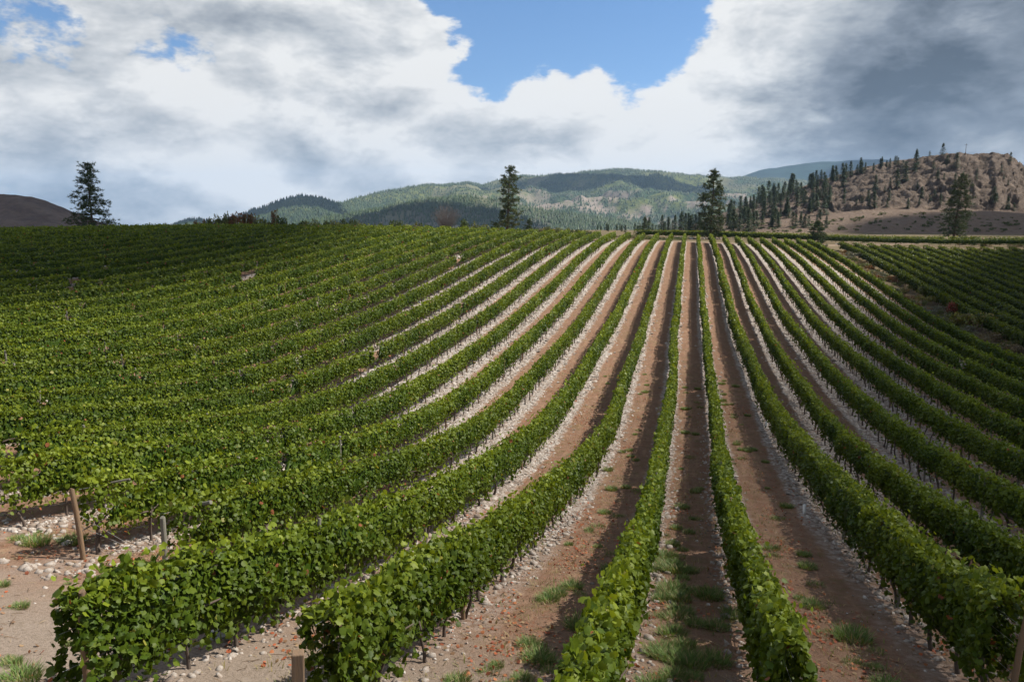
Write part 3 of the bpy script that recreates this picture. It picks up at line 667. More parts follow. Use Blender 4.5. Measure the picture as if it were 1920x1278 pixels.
def row_foliage(pt, length, seed, gappy, warm, dens=1.0, near_leaves=0, hscale=1.0, wide=1.0, tone=1.0, low=0.0):
    """pt(t, off, h) -> world points t metres along the row; returns foliage mesh, list of single near leaves"""
    r = np.random.default_rng(1000 + seed); bag = Bag(); singles = []
    a0 = pt(np.array([length / 2]), np.array([0.0]), np.array([1.0]))[0]; a1 = pt(np.array([length / 2]), np.array([0.1]), np.array([1.0]))[0]
    camside = 1.0 if float(((np.array([0, 0, CAMZ]) - a0) * (a1 - a0)).sum()) > 0 else -1.0
    step = 2.0; n = max(1, int(round(length / step)))
    edges = np.linspace(0, length, n + 1)
    buckets = {0: [], 1: [], 2: []}
    for a, b in zip(edges[:-1], edges[1:]):
        mid = pt(np.array([(a + b) / 2]), np.array([0.0]), np.array([1.0]))[0]
        fx, fy, dep = frame_px(mid); d = float(np.linalg.norm(mid - (0, 0, CAMZ)))
        vis = (-260 < fx < 2180) and dep > 0 and fy < 1900
        if d < 15: lod, per, sz = 0, 950, 0.077
        elif d < 24: lod, per, sz = 1, 760, 0.082
        elif d < 40: lod, per, sz = 2, 520, 0.100
        elif d < 65: lod, per, sz = 2, 275, 0.126
        elif d < 100: lod, per, sz = 2, 140, 0.168
        else: lod, per, sz = 2, 74, 0.215
        if not vis: lod, per, sz = 2, 40, 0.26
        buckets[lod].append((a, b, int(per * dens * (b - a)), sz, d))
        if lod == 0 and a < 0.01: buckets[lod].append((a, a + 1.1, int(per * 1.0), sz, d))
    for lod, segs in buckets.items():
        if not segs: continue
        t = np.concatenate([r.uniform(a, b, c) for a, b, c, s, d in segs]); sz = np.concatenate([np.full(c, s) for a, b, c, s, d in segs]); dd = np.concatenate([np.full(c, d) for a, b, c, s, d in segs])
        m = len(t); top, bot, hw, full = canopy_shape(t, seed, gappy, low); hw = hw * wide; top = top * hscale
        side = r.random(m); sgn = np.where(r.random(m) < np.where(dd > 40, 0.30, 0.5), -1.0, 1.0) * camside; istop = side < 0.22
        h = np.where(istop, 0.93 + 0.09 * r.random(m), r.random(m) ** 0.85)
        # ragged lower edge and shoots above the top
        hz = bot + (top - bot) * h
        prof = np.clip(1.15 - 0.55 * np.abs(h - 0.55) ** 2 * 2.2, 0.3, 1.2)
        lump = 0.60 + 0.85 * vnoise(t * 1.9, hz * 2.2, seed + 200 + 7)
        off = np.where(istop, r.uniform(-1, 1, m) * hw * 0.85, sgn * hw * prof * lump * (1 - 0.55 * r.random(m) ** 1.6))
        shoot = r.random(m) < 0.035; hz = np.where(shoot, top + r.random(m) * 0.24, hz); off = np.where(shoot, r.normal(0, 0.12, m), off)
        hang = (r.random(m) < 0.03) & ~shoot; hz = np.where(hang, bot - r.random(m) * 0.18, hz)
        keep = r.random(m) < np.clip(full * 1.25, 0, 1)
        t, hz, off, sz, h, sgn, istop = t[keep], hz[keep], off[keep], sz[keep], h[keep], sgn[keep], istop[keep]; m = len(t)
        t = np.where(t < 0.35, t - 0.15 * r.random(m), t)
        C = pt(t, off, hz); q = pt(t + 0.05, off, hz); along = unit(q - C); out = unit(pt(t, off + 0.05, hz) - C)
        z = np.array([0, 0, 1.0])
        nrm = np.where(istop[:, None], z + out * r.normal(0, 0.45, (m, 1)), out * np.sign(off)[:, None] + z * (0.12 + 0.75 * h[:, None]))
        nrm = unit(nrm) + r.normal(0, 0.80, (m, 3)); upv = z * 1.0 + r.normal(0, 0.5, (m, 3)) - out * np.sign(off)[:, None] * 0.2
        sz = sz * np.clip(r.lognormal(0, 0.24, m), 0.5, 1.7)
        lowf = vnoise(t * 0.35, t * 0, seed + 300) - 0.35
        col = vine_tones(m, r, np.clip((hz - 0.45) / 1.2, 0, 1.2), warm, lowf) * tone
        if lod == 0 and near_leaves:
            px, py, dep = frame_px(C); vis = (px > 0) & (px < 1920) & (py > 0) & (py < 1278)
            facing = ((np.array([0, 0, CAMZ]) - C) * nrm).sum(-1) > 0
            order = np.argsort(-(sz / dep) * vis * facing)[:near_leaves]
            rest = np.ones(m, bool); rest[order] = False
            for i in order:
                nn = Vector(unit(nrm[i])); uu = Vector(upv[i]); uu = (uu - nn * uu.dot(nn)).normalized(); ss = uu.cross(nn)
                Mx = Matrix(((ss.x, uu.x, nn.x, C[i, 0]), (ss.y, uu.y, nn.y, C[i, 1]), (ss.z, uu.z, nn.z, C[i, 2]), (0, 0, 0, 1))) @ Matrix.Scale(float(sz[i]), 4)
                singles.append((Mx, int(r.integers(0, 6) if hz[i] < 1.35 else r.integers(3, 9))))
            C, nrm, upv, sz, col = C[rest], nrm[rest], upv[rest], sz[rest], col[rest]
        V, Fc, k = place_leaves(C, nrm, upv, sz, (LEAF_BIG, LEAF_MID, LEAF_FAR)[lod])
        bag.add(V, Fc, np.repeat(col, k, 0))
    # leafy inside of the hedge
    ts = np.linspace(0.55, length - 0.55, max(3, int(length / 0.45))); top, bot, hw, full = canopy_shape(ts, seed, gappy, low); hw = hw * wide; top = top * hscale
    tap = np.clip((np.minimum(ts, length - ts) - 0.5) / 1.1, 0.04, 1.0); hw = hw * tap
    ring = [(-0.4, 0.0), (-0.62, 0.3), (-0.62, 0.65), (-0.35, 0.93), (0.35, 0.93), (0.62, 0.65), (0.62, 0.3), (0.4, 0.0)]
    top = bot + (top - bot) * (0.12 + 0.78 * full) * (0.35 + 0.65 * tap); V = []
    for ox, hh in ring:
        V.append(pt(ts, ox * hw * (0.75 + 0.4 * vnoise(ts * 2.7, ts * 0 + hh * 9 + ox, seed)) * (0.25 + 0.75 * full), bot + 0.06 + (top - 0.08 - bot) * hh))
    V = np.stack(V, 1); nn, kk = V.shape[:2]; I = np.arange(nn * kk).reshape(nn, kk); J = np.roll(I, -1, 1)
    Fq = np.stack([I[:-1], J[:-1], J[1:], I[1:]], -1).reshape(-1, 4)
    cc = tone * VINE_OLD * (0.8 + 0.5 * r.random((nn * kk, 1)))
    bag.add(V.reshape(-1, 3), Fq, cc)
    return bag, singles

def build_row(name, label, group, pt, length, seed, gappy, warm, near_leaves=0, trunk_dist=46, post_dist=75, dens=1.0, trunk_gap=1.25, hscale=1.0, wide=1.0, ends=(None, None), wires=False, loc=None, tone=1.0, low=0.0):
    base = pt(np.array([0.0]), np.array([0.0]), np.array([0.0]))[0] if loc is None else loc
    root = empty(name, tuple(base)); tag(root, label, 'vine row', group)
    inv = lambda P: P - base
    bag, singles = row_foliage(pt, length, seed, gappy, warm, dens, near_leaves, hscale, wide, tone, low)
    bag.V = [inv(v) for v in bag.V]
    fo = mobj('foliage', bag.mesh('foliage', M['leaf']), root); fo['kind'] = 'stuff'
    for Mx, v in singles:
        o = bpy.data.objects.new('leaf', LEAF_PARTS[v]); COL.objects.link(o); o.parent = root
        o.matrix_local = Matrix.Translation(-Vector(base)) @ Mx
    r = np.random.default_rng(5000 + seed)
    far = Bag(); ts = np.arange(0.5, length, trunk_gap) ; ts = ts + r.normal(0, 0.12, len(ts))
    _, _, _, full = canopy_shape(ts, seed, gappy)
    G = pt(ts, r.normal(0, 0.05, len(ts)), np.zeros(len(ts)))
    dd = np.linalg.norm(G - (0, 0, CAMZ), axis=1); px, py, dep = frame_px(G + (0, 0, 0.3)); vis = (px > -80) & (px < 2000) & (py < 1400) & (dep > 0)
    farP = []
    for i in range(len(ts)):
        if full[i] < 0.25: continue
        if dd[i] < trunk_dist and vis[i]:
            tm = TRUNKS[int(r.integers(7))]
            tk = mobj('trunk', tm[0], root, tuple(inv(G[i])), (0, 0, float(r.choice([0, pi]) + r.normal(0, 0.25))), (1, 1, float(0.9 + 0.2 * r.random())))
            if dd[i] < 30: mobj('cordon_arm', tm[1], tk)
        elif dd[i] < 130: farP.append(inv(G[i]))
    if farP:
        for g in farP:
            j = r.normal(0, 0.05, 2); tube(far, [g + (0, 0, -0.1), g + (j[0], j[1], 0.32), g + (j[0] * 0.3, j[1] * 2, 0.66)], [0.045, 0.035, 0.03], 4)
        o = mobj('trunks', far.mesh('trunks', M['bark']), root); o['kind'] = 'stuff'
    tp = np.arange(POST0, length - 1.5, POSTGAP); tp = tp + r.normal(0, 0.08, len(tp))
    if len(tp):
        G = pt(tp, np.zeros(len(tp)), np.zeros(len(tp))); dd = np.linalg.norm(G - (0, 0, CAMZ), axis=1); px, py, dep = frame_px(G)
        for i in range(len(tp)):
            if dd[i] < post_dist and -60 < px[i] < 1980 and dep[i] > 0:
                mobj('post', POSTS[int(r.integers(3))], root, tuple(inv(G[i])), (r.normal(0, 0.03), r.normal(0, 0.03), r.random() * 6))
    for e, tpos in zip(ends, (-0.25 if ends[0] is None or len(ends[0]) < 3 else ends[0][2], length + 0.25)):
        if e is None: continue
        g = inv(pt(np.array([tpos]), np.zeros(1), np.zeros(1))[0])
        mobj('end_post', e[0], root, tuple(g), e[1])
    if wires:
        for nm, hz, rad, mt in (('drip_hose', 0.38, 0.009, 'hose'), ('wire', 0.72, 0.003, 'wire'), ('wire', 1.15, 0.003, 'wire'), ('wire', 1.45, 0.003, 'wire')):
            w = Bag(); tt = np.linspace(-0.2, min(length, 32), 40); tube(w, inv(pt(tt, np.zeros(40), np.full(40, hz) + 0.015 * np.sin(tt * 2.1))), rad, 4)
            mobj(nm, w.mesh(nm, M[mt]), root)
    return root

ORD = ['', 'first', 'second', 'third', 'fourth', 'fifth', 'sixth', 'seventh', 'eighth', 'ninth', 'tenth', 'eleventh', 'twelfth', 'thirteenth', 'fourteenth', 'fifteenth', 'sixteenth', 'seventeenth', 'eighteenth', 'nineteenth', 'twentieth']
def nth(n):
    if n <= 20: return ORD[n]
    tens = {2: 'twenty', 3: 'thirty', 4: 'forty'}[n // 10]
    return (tens[:-1] + 'ieth') if n % 10 == 0 else tens + '-' + ORD[n % 10]
SPECIAL = {
    0: 'narrow vine row running almost straight up the photo, yellow-green leaves at its near end',
    1: 'vine row first to the right of the straight middle row, reaching the bottom edge',
    2: 'shaded dark vine row ending at the grey post by the bottom right corner',
    -1: 'leafy vine row starting behind the short square-cut wooden post at the bottom edge',
    -2: 'nearest large-leaved vine row starting at the left by the bare dirt headland',
    -3: 'vine row starting at the grey-green end post with a pale cut pole at its top',
    -4: 'vine row starting at the leaning brown end post beside the stone heap',
    -5: 'vine row entering at the left edge just behind the leaning brown end post',
    10: 'outermost vine row on the right, beside the brush strip',
}
def row_label(k):
    if k in SPECIAL: return SPECIAL[k]
    if k > 0: return 'stony-footed vine row, %s to the right of the straight middle row' % nth(k)
    if k > -17: return 'curving green vine row, %s to the left of the straight middle row' % nth(-k)
    return 'vine row high on the left slope, %s to the left of the straight middle row' % nth(-k)
def straight(x, y0, dx=0.0, k=None):
    def pt(t, off, h):
        t = np.asarray(t, float); Y = y0 + t; X = x + dx * t + off + 0.05 * np.sin(t * 0.21 + x) + row_dx(k, Y)
        return np.stack([X, Y, ground_z(X * 0 + x + dx * t, Y) + h], -1)
    return pt
E_OLD = (POSTS[1], (0.03, 0.05, 0.3)); E_BROWN = (ENDPOST, (0.0, -0.10, 0.6)); E_GREY = (ENDPOST_G, (0.05, 0.02, 0.3))
for k in range(K0, K1 + 1):
    y0, y1 = y_start(k), y_end(k); x = row_x(k)
    gappy = 0.0 if k > -4 else 0.045
    ends = [None, None]
    if k == -2: ends[0] = (POSTS[1], (0.05, 0.03, 0.4), 0.12)
    elif k in (-4, 0): ends[0] = (ENDPOST, (radians(1), radians(-3 if k == -4 else 1), 0.4))
    elif k == -3: ends[0] = E_GREY
    elif k in (2, 3): ends[0] = E_OLD
    if k > -17: ends[1] = (ENDPOST_G, (radians(-6), 0, 0))
    build_row('vine_row', row_label(k), 'vine rows of the main field', straight(x, y0, k=k), y1 - y0, 37 * (k + 60), gappy,
              0.006 if k < 1 else 0.004, near_leaves=280 if k in (-2, -1, 0, 1, 2) else 0,
              dens=1.0 if k > -20 else 0.85, ends=tuple(ends), wires=(-5 <= k <= 3), wide=1.0 if k != 2 else 1.25, hscale=1.0 if k != 2 else 1.1, low=(0.22 if k == -2 else 0.14) if -3 < k < 3 else 0.0, tone=0.90 + 0.22 * float(vnoise(k * 3.7, 0.5, 2)))

# the shaded field on the right, beyond the brush strip
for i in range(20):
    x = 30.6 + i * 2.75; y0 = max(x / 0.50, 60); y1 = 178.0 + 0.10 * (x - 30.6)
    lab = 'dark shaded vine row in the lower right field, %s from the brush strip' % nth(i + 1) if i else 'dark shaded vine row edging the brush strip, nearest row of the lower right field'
    build_row('shaded_vine_row', lab, 'vine rows of the shaded right field', straight(x, y0), y1 - y0, 7000 + i * 31, 0.05, 0.003, trunk_dist=0, post_dist=0, dens=1.15, hscale=1.1, wide=1.9, tone=0.6, low=0.1)  # tone darkens the leaf colour itself to deepen the shade over this field
# rows running across, behind the far ends
def cross(y, x0):
    def pt(t, off, h):
        t = np.asarray(t, float); X = x0 + t; Y = y + off + 0.02 * t
        return np.stack([X, Y, ground_z(X, Y * 0 + y + 0.02 * t) + h], -1)
    return pt
for i, (y, x0, x1, lab) in enumerate(((198.0, -8.0, 100.0, 'vine row running crosswise behind the far row ends, nearer of the two'), (203.0, -14.0, 110.0, 'vine row running crosswise behind the far row ends, farther of the two'))):
    build_row('cross_vine_row', lab, 'crosswise vine rows behind the field', cross(y, x0), x1 - x0, 9000 + i * 57, 0.0, 0.003, trunk_dist=0, post_dist=260, dens=1.2, hscale=1.12, wide=1.7, tone=0.8)

# ------------------------------------------------------------------ near-ground details
def short_post():
    x, y, z = on_ground(556, 1300)
    bm = bmesh.new(); bmesh.ops.create_cube(bm, size=1)
    for v in bm.verts: v.co = Vector((v.co.x * 0.10, v.co.y * 0.10, v.co.z * 0.95 + 0.30))
    bmesh.ops.bevel(bm, geom=bm.edges[:], offset=0.010, segments=2, affect='EDGES', profile=0.5)
    me = bpy.data.meshes.new('short_post'); bm.to_mesh(me); bm.free(); me.materials.append(M['post'])
    p = at_depth(553, 1222, 6.05); o = mobj('short_post', me, None, (float(p[0]), float(p[1]), float(p[2]) - 0.775), (0, 0.03, 0.45))
    tag(o, 'short square-cut wooden post at the bottom edge in front of the leaves', 'post')
short_post()
def pole(name, a, b, r, mat, label, cat, sides=8):
    a = np.array(a); b = np.array(b); bag = Bag(); tt = np.linspace(0, 1, 5)[:, None]
    tube(bag, (a + (b - a) * tt) - a, [r, r * 0.98, r * 0.97, r * 0.95, r * 0.93], sides)
    o = mobj(name, bag.mesh(name, mat), None, tuple(a)); return tag(o, label, cat)
# brace poles poking out of two row ends
x, y = row_x(-3), y_start(-3); z = gz(x, y)
pole('brace_pole', (x + 0.12, y + 0.62, z + 1.36), (x + 0.44, y + 0.55, z + 1.47), 0.042, M['greypost'], 'pale grey cut pole poking slantwise out of the leaves above the grey-green end post', 'pole')
x, y = row_x(-4), y_start(-4); z = gz(x, y)
pole('brace_pole', (x + 0.12, y + 0.50, z + 1.38), (x + 0.56, y + 0.60, z + 1.47), 0.024, M['greypost'], 'dark grey pole lying slanted in the leaf tops above the leaning brown post', 'pole')
for j in (0, 1):
    a = np.array([x - 0.05, y - 0.35, z + 0.85 + 0.25 * j]); b = np.array([x + 0.35 + 0.1 * j, y + 0.9, gz(x, y + 0.9) - 0.03])
    pole('anchor_wire', a, b, 0.005, M['wire'], ('upper' if j else 'lower') + ' thin anchor wire stretched to the ground from the leaning brown post', 'wire', 4)
def grow_tube(px, py, h, label):
    x, y, z = on_ground(px, py); bag = Bag()
    a = np.linspace(0, 2 * pi, 13)[:-1]; V = []
    for rr, zz in ((0.05, -0.05), (0.05, h), (0.043, h), (0.043, 0.0)):
        V.append(np.stack([np.cos(a) * rr, np.sin(a) * rr, 0 * a + zz], -1))
    V = np.concatenate(V); I = np.arange(48).reshape(4, 12); J = np.roll(I, -1, 1)
    bag.add(V, np.stack([I[:-1], J[:-1], J[1:], I[1:]], -1).reshape(-1, 4), np.ones(3))
    tag(mobj('grow_tube', bag.mesh('grow_tube', M['tube']), None, (x, y, z), (0.04, -0.05, 0)), label, 'grow tube')
grow_tube(1508, 963, 0.32, 'small white grow tube standing at the foot of the shaded right row')
grow_tube(1437, 800, 0.26, 'pale grow tube at the row foot halfway up, right of the middle')

# stones ------------------------------------------------------------------
def stone_templates():
    out = []
    for i in range(8):
        r = np.random.default_rng(70 + i); bm = bmesh.new(); bmesh.ops.create_icosphere(bm, subdivisions=1, radius=1.0)
        V = np.array([v.co[:] for v in bm.verts]); T = np.array([[v.index for v in f.verts] for f in bm.faces]); bm.free()
        V = V * (1 + r.normal(0, 0.16, (len(V), 1))) * np.array([1.15, 0.85, 0.58]) * (1 + r.normal(0, 0.1, 3)); out.append((V, T))
    V = np.array([(1, 0, 0), (0, 0.8, 0), (-1, 0, 0), (0, -0.8, 0), (0, 0, 0.6), (0, 0, -0.5)], float)
    T = np.array([(0, 1, 4), (1, 2, 4), (2, 3, 4), (3, 0, 4)])
    return out, (V, T)
STN, OCT = stone_templates()
def build_stones():
    r = np.random.default_rng(99); pos, rad, lod = [], [], []
    def lay(x, y, s, l):
        pos.append(np.stack([x, y], -1)); rad.append(s); lod.append(l)
    for k in range(-13, K1 + 1):
        x = row_x(k); y0 = y_start(k) + (0.3 if k < 0 else 0); y = y0
        while y < min(y_end(k), 105):
            d = math.hypot(x, y)
            if d < 16: c, s, l = 62, 0.040, 0
            elif d < 24: c, s, l = 66, 0.043, 0
            elif d < 48: c, s, l = 56, 0.058, 1
            elif d < 75: c, s, l = 26, 0.085, 1
            else: c, s, l = 14, 0.11, 1
            n = int(c * 1.0 * (0.35 + 1.3 * vnoise(y * 0.45, k * 3.3, 4)) * (0.42 if d < 13 else (0.7 if d < 18 else 1.0)))
            lay(x + row_dx(k, np.full(n, y)) + np.clip(r.normal(0.06, 0.29, n), -0.8, 0.9), r.uniform(y, y + 1, n), s * np.clip(r.lognormal(0, 0.45, n), 0.35, 2.7), np.full(n, l)); y += 1
    # the heap by the leaning post, the headland and strays between the rows
    hx, hy, hz = on_ground(120, 1070)
    n = 90; lay(hx + r.normal(0, 0.75, n), hy + r.normal(0, 0.45, n), 0.055 * np.clip(r.lognormal(0, 0.45, n), 0.4, 2.3), np.zeros(n, int))
    hx, hy, hz = on_ground(20, 1000); n = 70; lay(hx + r.normal(0, 0.7, n), hy + r.normal(0, 0.5, n), 0.055 * np.clip(r.lognormal(0, 0.4, n), 0.4, 2.3), np.zeros(n, int))
    n = 900; lay(r.uniform(-14, 8, n), r.uniform(5, 30, n), 0.018 * r.lognormal(0, 0.5, n), np.zeros(n, int))
    P = np.concatenate(pos); R_ = np.concatenate(rad); Ld = np.concatenate(lod).astype(int)
    Z = ground_z(P[:, 0], P[:, 1]); P3 = np.column_stack([P, Z + R_ * 0.06])
    px, py, dep = frame_px(P3); inside = (px > 0) & (px < 1920) & (py > 0) & (py < 1278) & (dep > 0)
    big = np.argsort(-(R_ / dep) * inside * (Ld == 0))[:290]
    single = np.zeros(len(P3), bool); single[big] = True
    metas = [np_mesh('stone', V, T, M['stone'], smooth=False) for V, T in STN]
    for i in big:
        s = float(R_[i]); mobj('stone', metas[int(r.integers(8))], GROUND, tuple(P3[i]), (r.normal(0, 0.25), r.normal(0, 0.25), r.random() * 6.28), (s * 1.05, s, s))
    bag = Bag()
    for l in range(9):
        tm = OCT if l == 8 else STN[l]
        sel = (~single) & (Ld == 1) if l == 8 else (~single) & (Ld == 0) & (np.arange(len(P3)) % 8 == l)
        q = P3[sel]; s = R_[sel]; a = r.random(len(q)) * 6.28; tilt = r.normal(0, 0.25, (len(q), 2)); V, T = tm
        ca, sa = np.cos(a)[:, None], np.sin(a)[:, None]
        vx = V[None, :, 0] * ca - V[None, :, 1] * sa; vy = V[None, :, 0] * sa + V[None, :, 1] * ca; vz = V[None, :, 2] + vx * tilt[:, :1] + vy * tilt[:, 1:]
        Q = q[:, None] + np.stack([vx, vy, vz], -1) * s[:, None, None]
        bag.add(Q.reshape(-1, 3), ((np.arange(len(q)) * len(V))[:, None, None] + T[None]).reshape(-1, 3), np.ones(3))
    o = mobj('stones', bag.mesh('stones', M['stone']), GROUND); o['kind'] = 'stuff'
    # the grey slab-like rock by the nearest row
    V, T = STN[2]; 
    bm = bmesh.new(); bmesh.ops.create_icosphere(bm, subdivisions=3, radius=1.0)
    for v in bm.verts:
        c = v.co; f = 1 + 0.22 * math.sin(c.x * 3.1 + 1) * math.cos(c.y * 2.7) + 0.08 * math.sin(c.z * 7 + c.x * 5); v.co = Vector((c.x * 0.22 * f, c.y * 0.14 * f, c.z * 0.13 * f))
    me = bpy.data.meshes.new('rock'); bm.to_mesh(me); bm.free()
    b = NB('grey_rock'); w = b.noise(b.mapv(b.obj(), (3, 3, 16)), 3.0, 5, 0.6, 1.0); me.materials.append(b.bsdf(b.mix(b.mr(w, 0.4, 0.6), (0.20, 0.205, 0.20), (0.40, 0.40, 0.385)), 0.85, 0.2, b.bump(w, 0.4, 0.03)))
    x, y, z = on_ground(413, 1196); o = mobj('rock', me, None, (x, y, z + 0.06), (0.1, -0.35, 0.5)); tag(o, 'large grey veined rock among the pale stones below the nearest left row', 'rock')
    # white stone pile behind the far row ends
    for i, (px_, py_) in enumerate([(1262, 446), (1272, 447), (1281, 446), (1290, 448), (1299, 448), (1322, 448), (1332, 449), (1345, 449), (1575, 459), (1590, 462)]):
        x, y, z = on_ground(px_, py_); s = 0.75 + 0.5 * r.random()
        bg = Bag()
        for q in range(26):
            V, T = STN[int(r.integers(8))]; rr = 0.13 + 0.13 * r.random(); c0 = np.array([r.normal(0, 0.55), r.normal(0, 0.4), 0.05]); c0[2] += 0.35 * math.exp(-c0[0] ** 2 - c0[1] ** 2) * r.random()
            bg.add(V * rr + c0, T, np.ones(3))
        o = mobj('stone_pile', bg.mesh('stone_pile', M['stone']), None, (x, y, z), (0, 0, r.random() * 6), (s, s, s))
        tag(o, ('pale heap of cleared stones by the track behind the rows, %s from the left' % nth(i + 1) if i < 8 else 'bright stone heap beyond the outermost right row, %s one' % ('left' if i == 8 else 'right')), 'stone pile')
build_stones()

# weeds, grass, fallen leaves ----------------------------------------------
def grass_tuft(seed, n, h, spread, green):
    r = np.random.default_rng(seed); a = r.random(n) * 6.28; rad = spread * np.sqrt(r.random(n)) * 0.55
    B = np.stack([np.cos(a) * rad, np.sin(a) * rad, np.full(n, -0.02)], -1)
    ln = h * (0.45 + 0.7 * r.random(n)); az = a + r.normal(0, 0.7, n); lean = 0.15 + 0.75 * r.random(n)
    d = np.stack([np.cos(az) * lean, np.sin(az) * lean, np.ones(n)], -1); d = unit(d)
    s = np.stack([-np.sin(az), np.cos(az), 0 * az], -1) * (0.003 + 0.006 * r.random((n, 1)))
    mid = B + d * (ln * 0.55)[:, None]; tip = B + d * ln[:, None] + np.stack([np.cos(az), np.sin(az), -0.6 + 0 * az], -1) * (ln * 0.18)[:, None]
    V = np.stack([B - s, B + s, mid + s * 0.8, mid - s * 0.8, tip], 1)
    T = np.array([(0, 1, 2), (0, 2, 3), (3, 2, 4)])
    c = np.array(green) * (0.7 + 0.6 * r.random((n, 1))); dry = r.random(n) < 0.18; c[dry] = np.array([0.30, 0.24, 0.12])
    return V.reshape(-1, 3), ((np.arange(n) * 5)[:, None, None] + T[None]).reshape(-1, 3), np.repeat(c, 5, 0)
def build_weeds():
    r = np.random.default_rng(55)
    kinds = []
    for i in range(6):
        V, T, c = grass_tuft(400 + i, 480, 0.20, 0.42, (0.115, 0.175, 0.045)); kinds.append(np_mesh('weed', V, T, M['bush'], c))
    low = [np_mesh('weed', *grass_tuft(420 + i, 200, 0.14, 0.42, (0.12, 0.16, 0.045))[:2], M['bush'], grass_tuft(420 + i, 200, 0.14, 0.42, (0.12, 0.16, 0.045))[2]) for i in range(3)]
    spots = [(1012, 1240, 1.1, 'tall green weed clump at the bottom, left of the straight middle row'), (1090, 1178, 1.2, 'upright green weed in shade left of the straight row near the bottom'),
             (1293, 1250, 1.1, 'bright green weed clump at the bottom right of the straight row'), (1340, 1245, 1.05, 'green weed clump in shade at the bottom, left of the first right row'),
             (1275, 1125, 1.0, 'light green weed patch right of the straight row near the bottom'), (1330, 1120, 1.2, 'dark green weed in the row shade opposite the light weed patch'),
             (1378, 1160, 1.1, 'tall dark green weeds hugging the foot of the first right row'), (40, 1275, 0.95, 'grey-green weed clump in the bottom left corner on bare dirt'),
             (65, 1020, 1.2, 'grass tuft on the headland left of the leaning brown post'), (135, 1018, 1.1, 'green tuft just left of the leaning brown post'), (1600, 1200, 1.3, 'dark weed clump in shade near the bottom right')]
    for px, py, s, lab in spots:
        x, y, z = on_ground(px, py); o = mobj('weed', kinds[int(r.integers(6))], None, (x, y, z), (0, 0, r.random() * 6), (s, s, s)); tag(o, lab, 'weed')
    # smaller tufts in the aisles
    lab = {-1: 'small grass tuft in the aisle just left of the straight middle row', 0: 'small grass tuft in the aisle just right of the straight middle row', 1: 'small grass tuft in the aisle between the first and second right rows', 2: 'small grass tuft in the aisle between the second and third right rows', -2: 'small grass tuft in the second aisle left of the straight middle row'}
    for k, n in ((0, 70), (-1, 48), (1, 52), (2, 24), (-2, 16)):
        for i in range(n):
            y = 7 + 48 * r.random() ** 1.7; x = row_x(k) + 1.45 + np.clip(r.normal(0, 0.42), -0.8, 0.8)
            line = k == 0 and i < 30
            if line: x = row_x(0) + 1.02 + r.normal(0, 0.10); y = 7 + 15 * r.random()
            s = (0.75 if line else 0.45) + 0.55 * r.random(); o = mobj('grass_tuft', (low + kinds)[int(r.integers(9))], None, (x, y, gz(x, y)), (0, 0, r.random() * 6), (s, s, s * 0.9)); tag(o, lab[k], 'grass tuft', 'grass tufts between the rows')
    for i in range(11):
        px, py = r.uniform(0, 150), r.uniform(985, 1270); x, y, z = on_ground(px, py)
        if x > row_x(-3) - 0.8 and y > 12: continue
        s = 0.25 + 0.4 * r.random(); o = mobj('grass_tuft', (low + kinds)[int(r.integers(9))], None, (x, y, z), (0, 0, r.random() * 6), (s, s, s * 0.8)); tag(o, 'small grey-green tuft on the bare dirt headland at the left edge', 'grass tuft', 'tufts on the headland')
    # thin dry grass over the aisles
    bag = Bag(); tm = [grass_tuft(500 + i, 7, 0.10, 0.30, (0.20, 0.17, 0.075)) for i in range(5)]; tg = [grass_tuft(510 + i, 7, 0.11, 0.30, (0.13, 0.15, 0.045)) for i in range(5)]
    N_ = 9000; k = r.integers(-6, 6, N_); y = 6 + 50 * r.random(N_) ** 1.4; x = row_x(k) + 1.3 + np.clip(r.normal(0, 0.5, N_), -0.95, 0.95); z = ground_z(x, y)
    patch = fbm(x * 0.8, y * 0.5, 3, 66)
    for i in range(N_):
        if y[i] < y_start(int(k[i])) - 1 or patch[i] < 0.38: continue
        V, T, c = (tg if r.random() < (patch[i] - 0.35) * 1.6 else tm)[i % 5]; a = r.random() * 6.28; s = 0.6 + 0.8 * r.random()
        Q = np.stack([V[:, 0] * cos(a) - V[:, 1] * sin(a), V[:, 0] * sin(a) + V[:, 1] * cos(a), V[:, 2]], -1) * s + (x[i], y[i], z[i]); bag.add(Q, T, c)
    o = mobj('dry_grass', bag.mesh('dry_grass', M['bush'])); tag(o, 'thin dry and green grass scattered over the aisles', 'grass', kind='stuff')
    # dead twigs and prunings
    n = 5200; k = r.integers(-6, 6, n); y = 6.5 + 30 * r.random(n) ** 1.4; x = row_x(k) + 1.3 + r.normal(0, 0.8, n); z = ground_z(x, y) + 0.012
    a = r.random(n) * 6.28; L_ = 0.05 + 0.16 * r.random(n) ** 2; d = np.stack([np.cos(a) * L_, np.sin(a) * L_, 0.02 * r.normal(0, 1, n)], -1); sd = np.stack([-np.sin(a), np.cos(a), 0 * a], -1) * 0.004; C = np.stack([x, y, z], -1)
    V = np.stack([C - d - sd, C - d + sd, C + d + sd * 0.6, C + d - sd * 0.6, C + (0, 0, 0.012)], 1); T = np.array([(0, 1, 4), (1, 2, 4), (2, 3, 4), (3, 0, 4)])
    c = np.array([(0.16, 0.11, 0.075), (0.26, 0.20, 0.13), (0.10, 0.07, 0.05)])[r.integers(0, 3, n)]
    o = mobj('dead_twigs', np_mesh('dead_twigs', V.reshape(-1, 3), ((np.arange(n) * 5)[:, None, None] + T[None]).reshape(-1, 3), M['dry'], np.repeat(c, 5, 0))); tag(o, 'dead twigs and straw littering the aisles', 'twigs', kind='stuff')
    # fallen leaves
    N_ = 60000; k = r.integers(-6, 6, N_); y = 6 + 42 * r.random(N_) ** 1.3; x = row_x(k) + 1.3 + np.clip(r.normal(0, 0.62, N_), -1.25, 1.25)
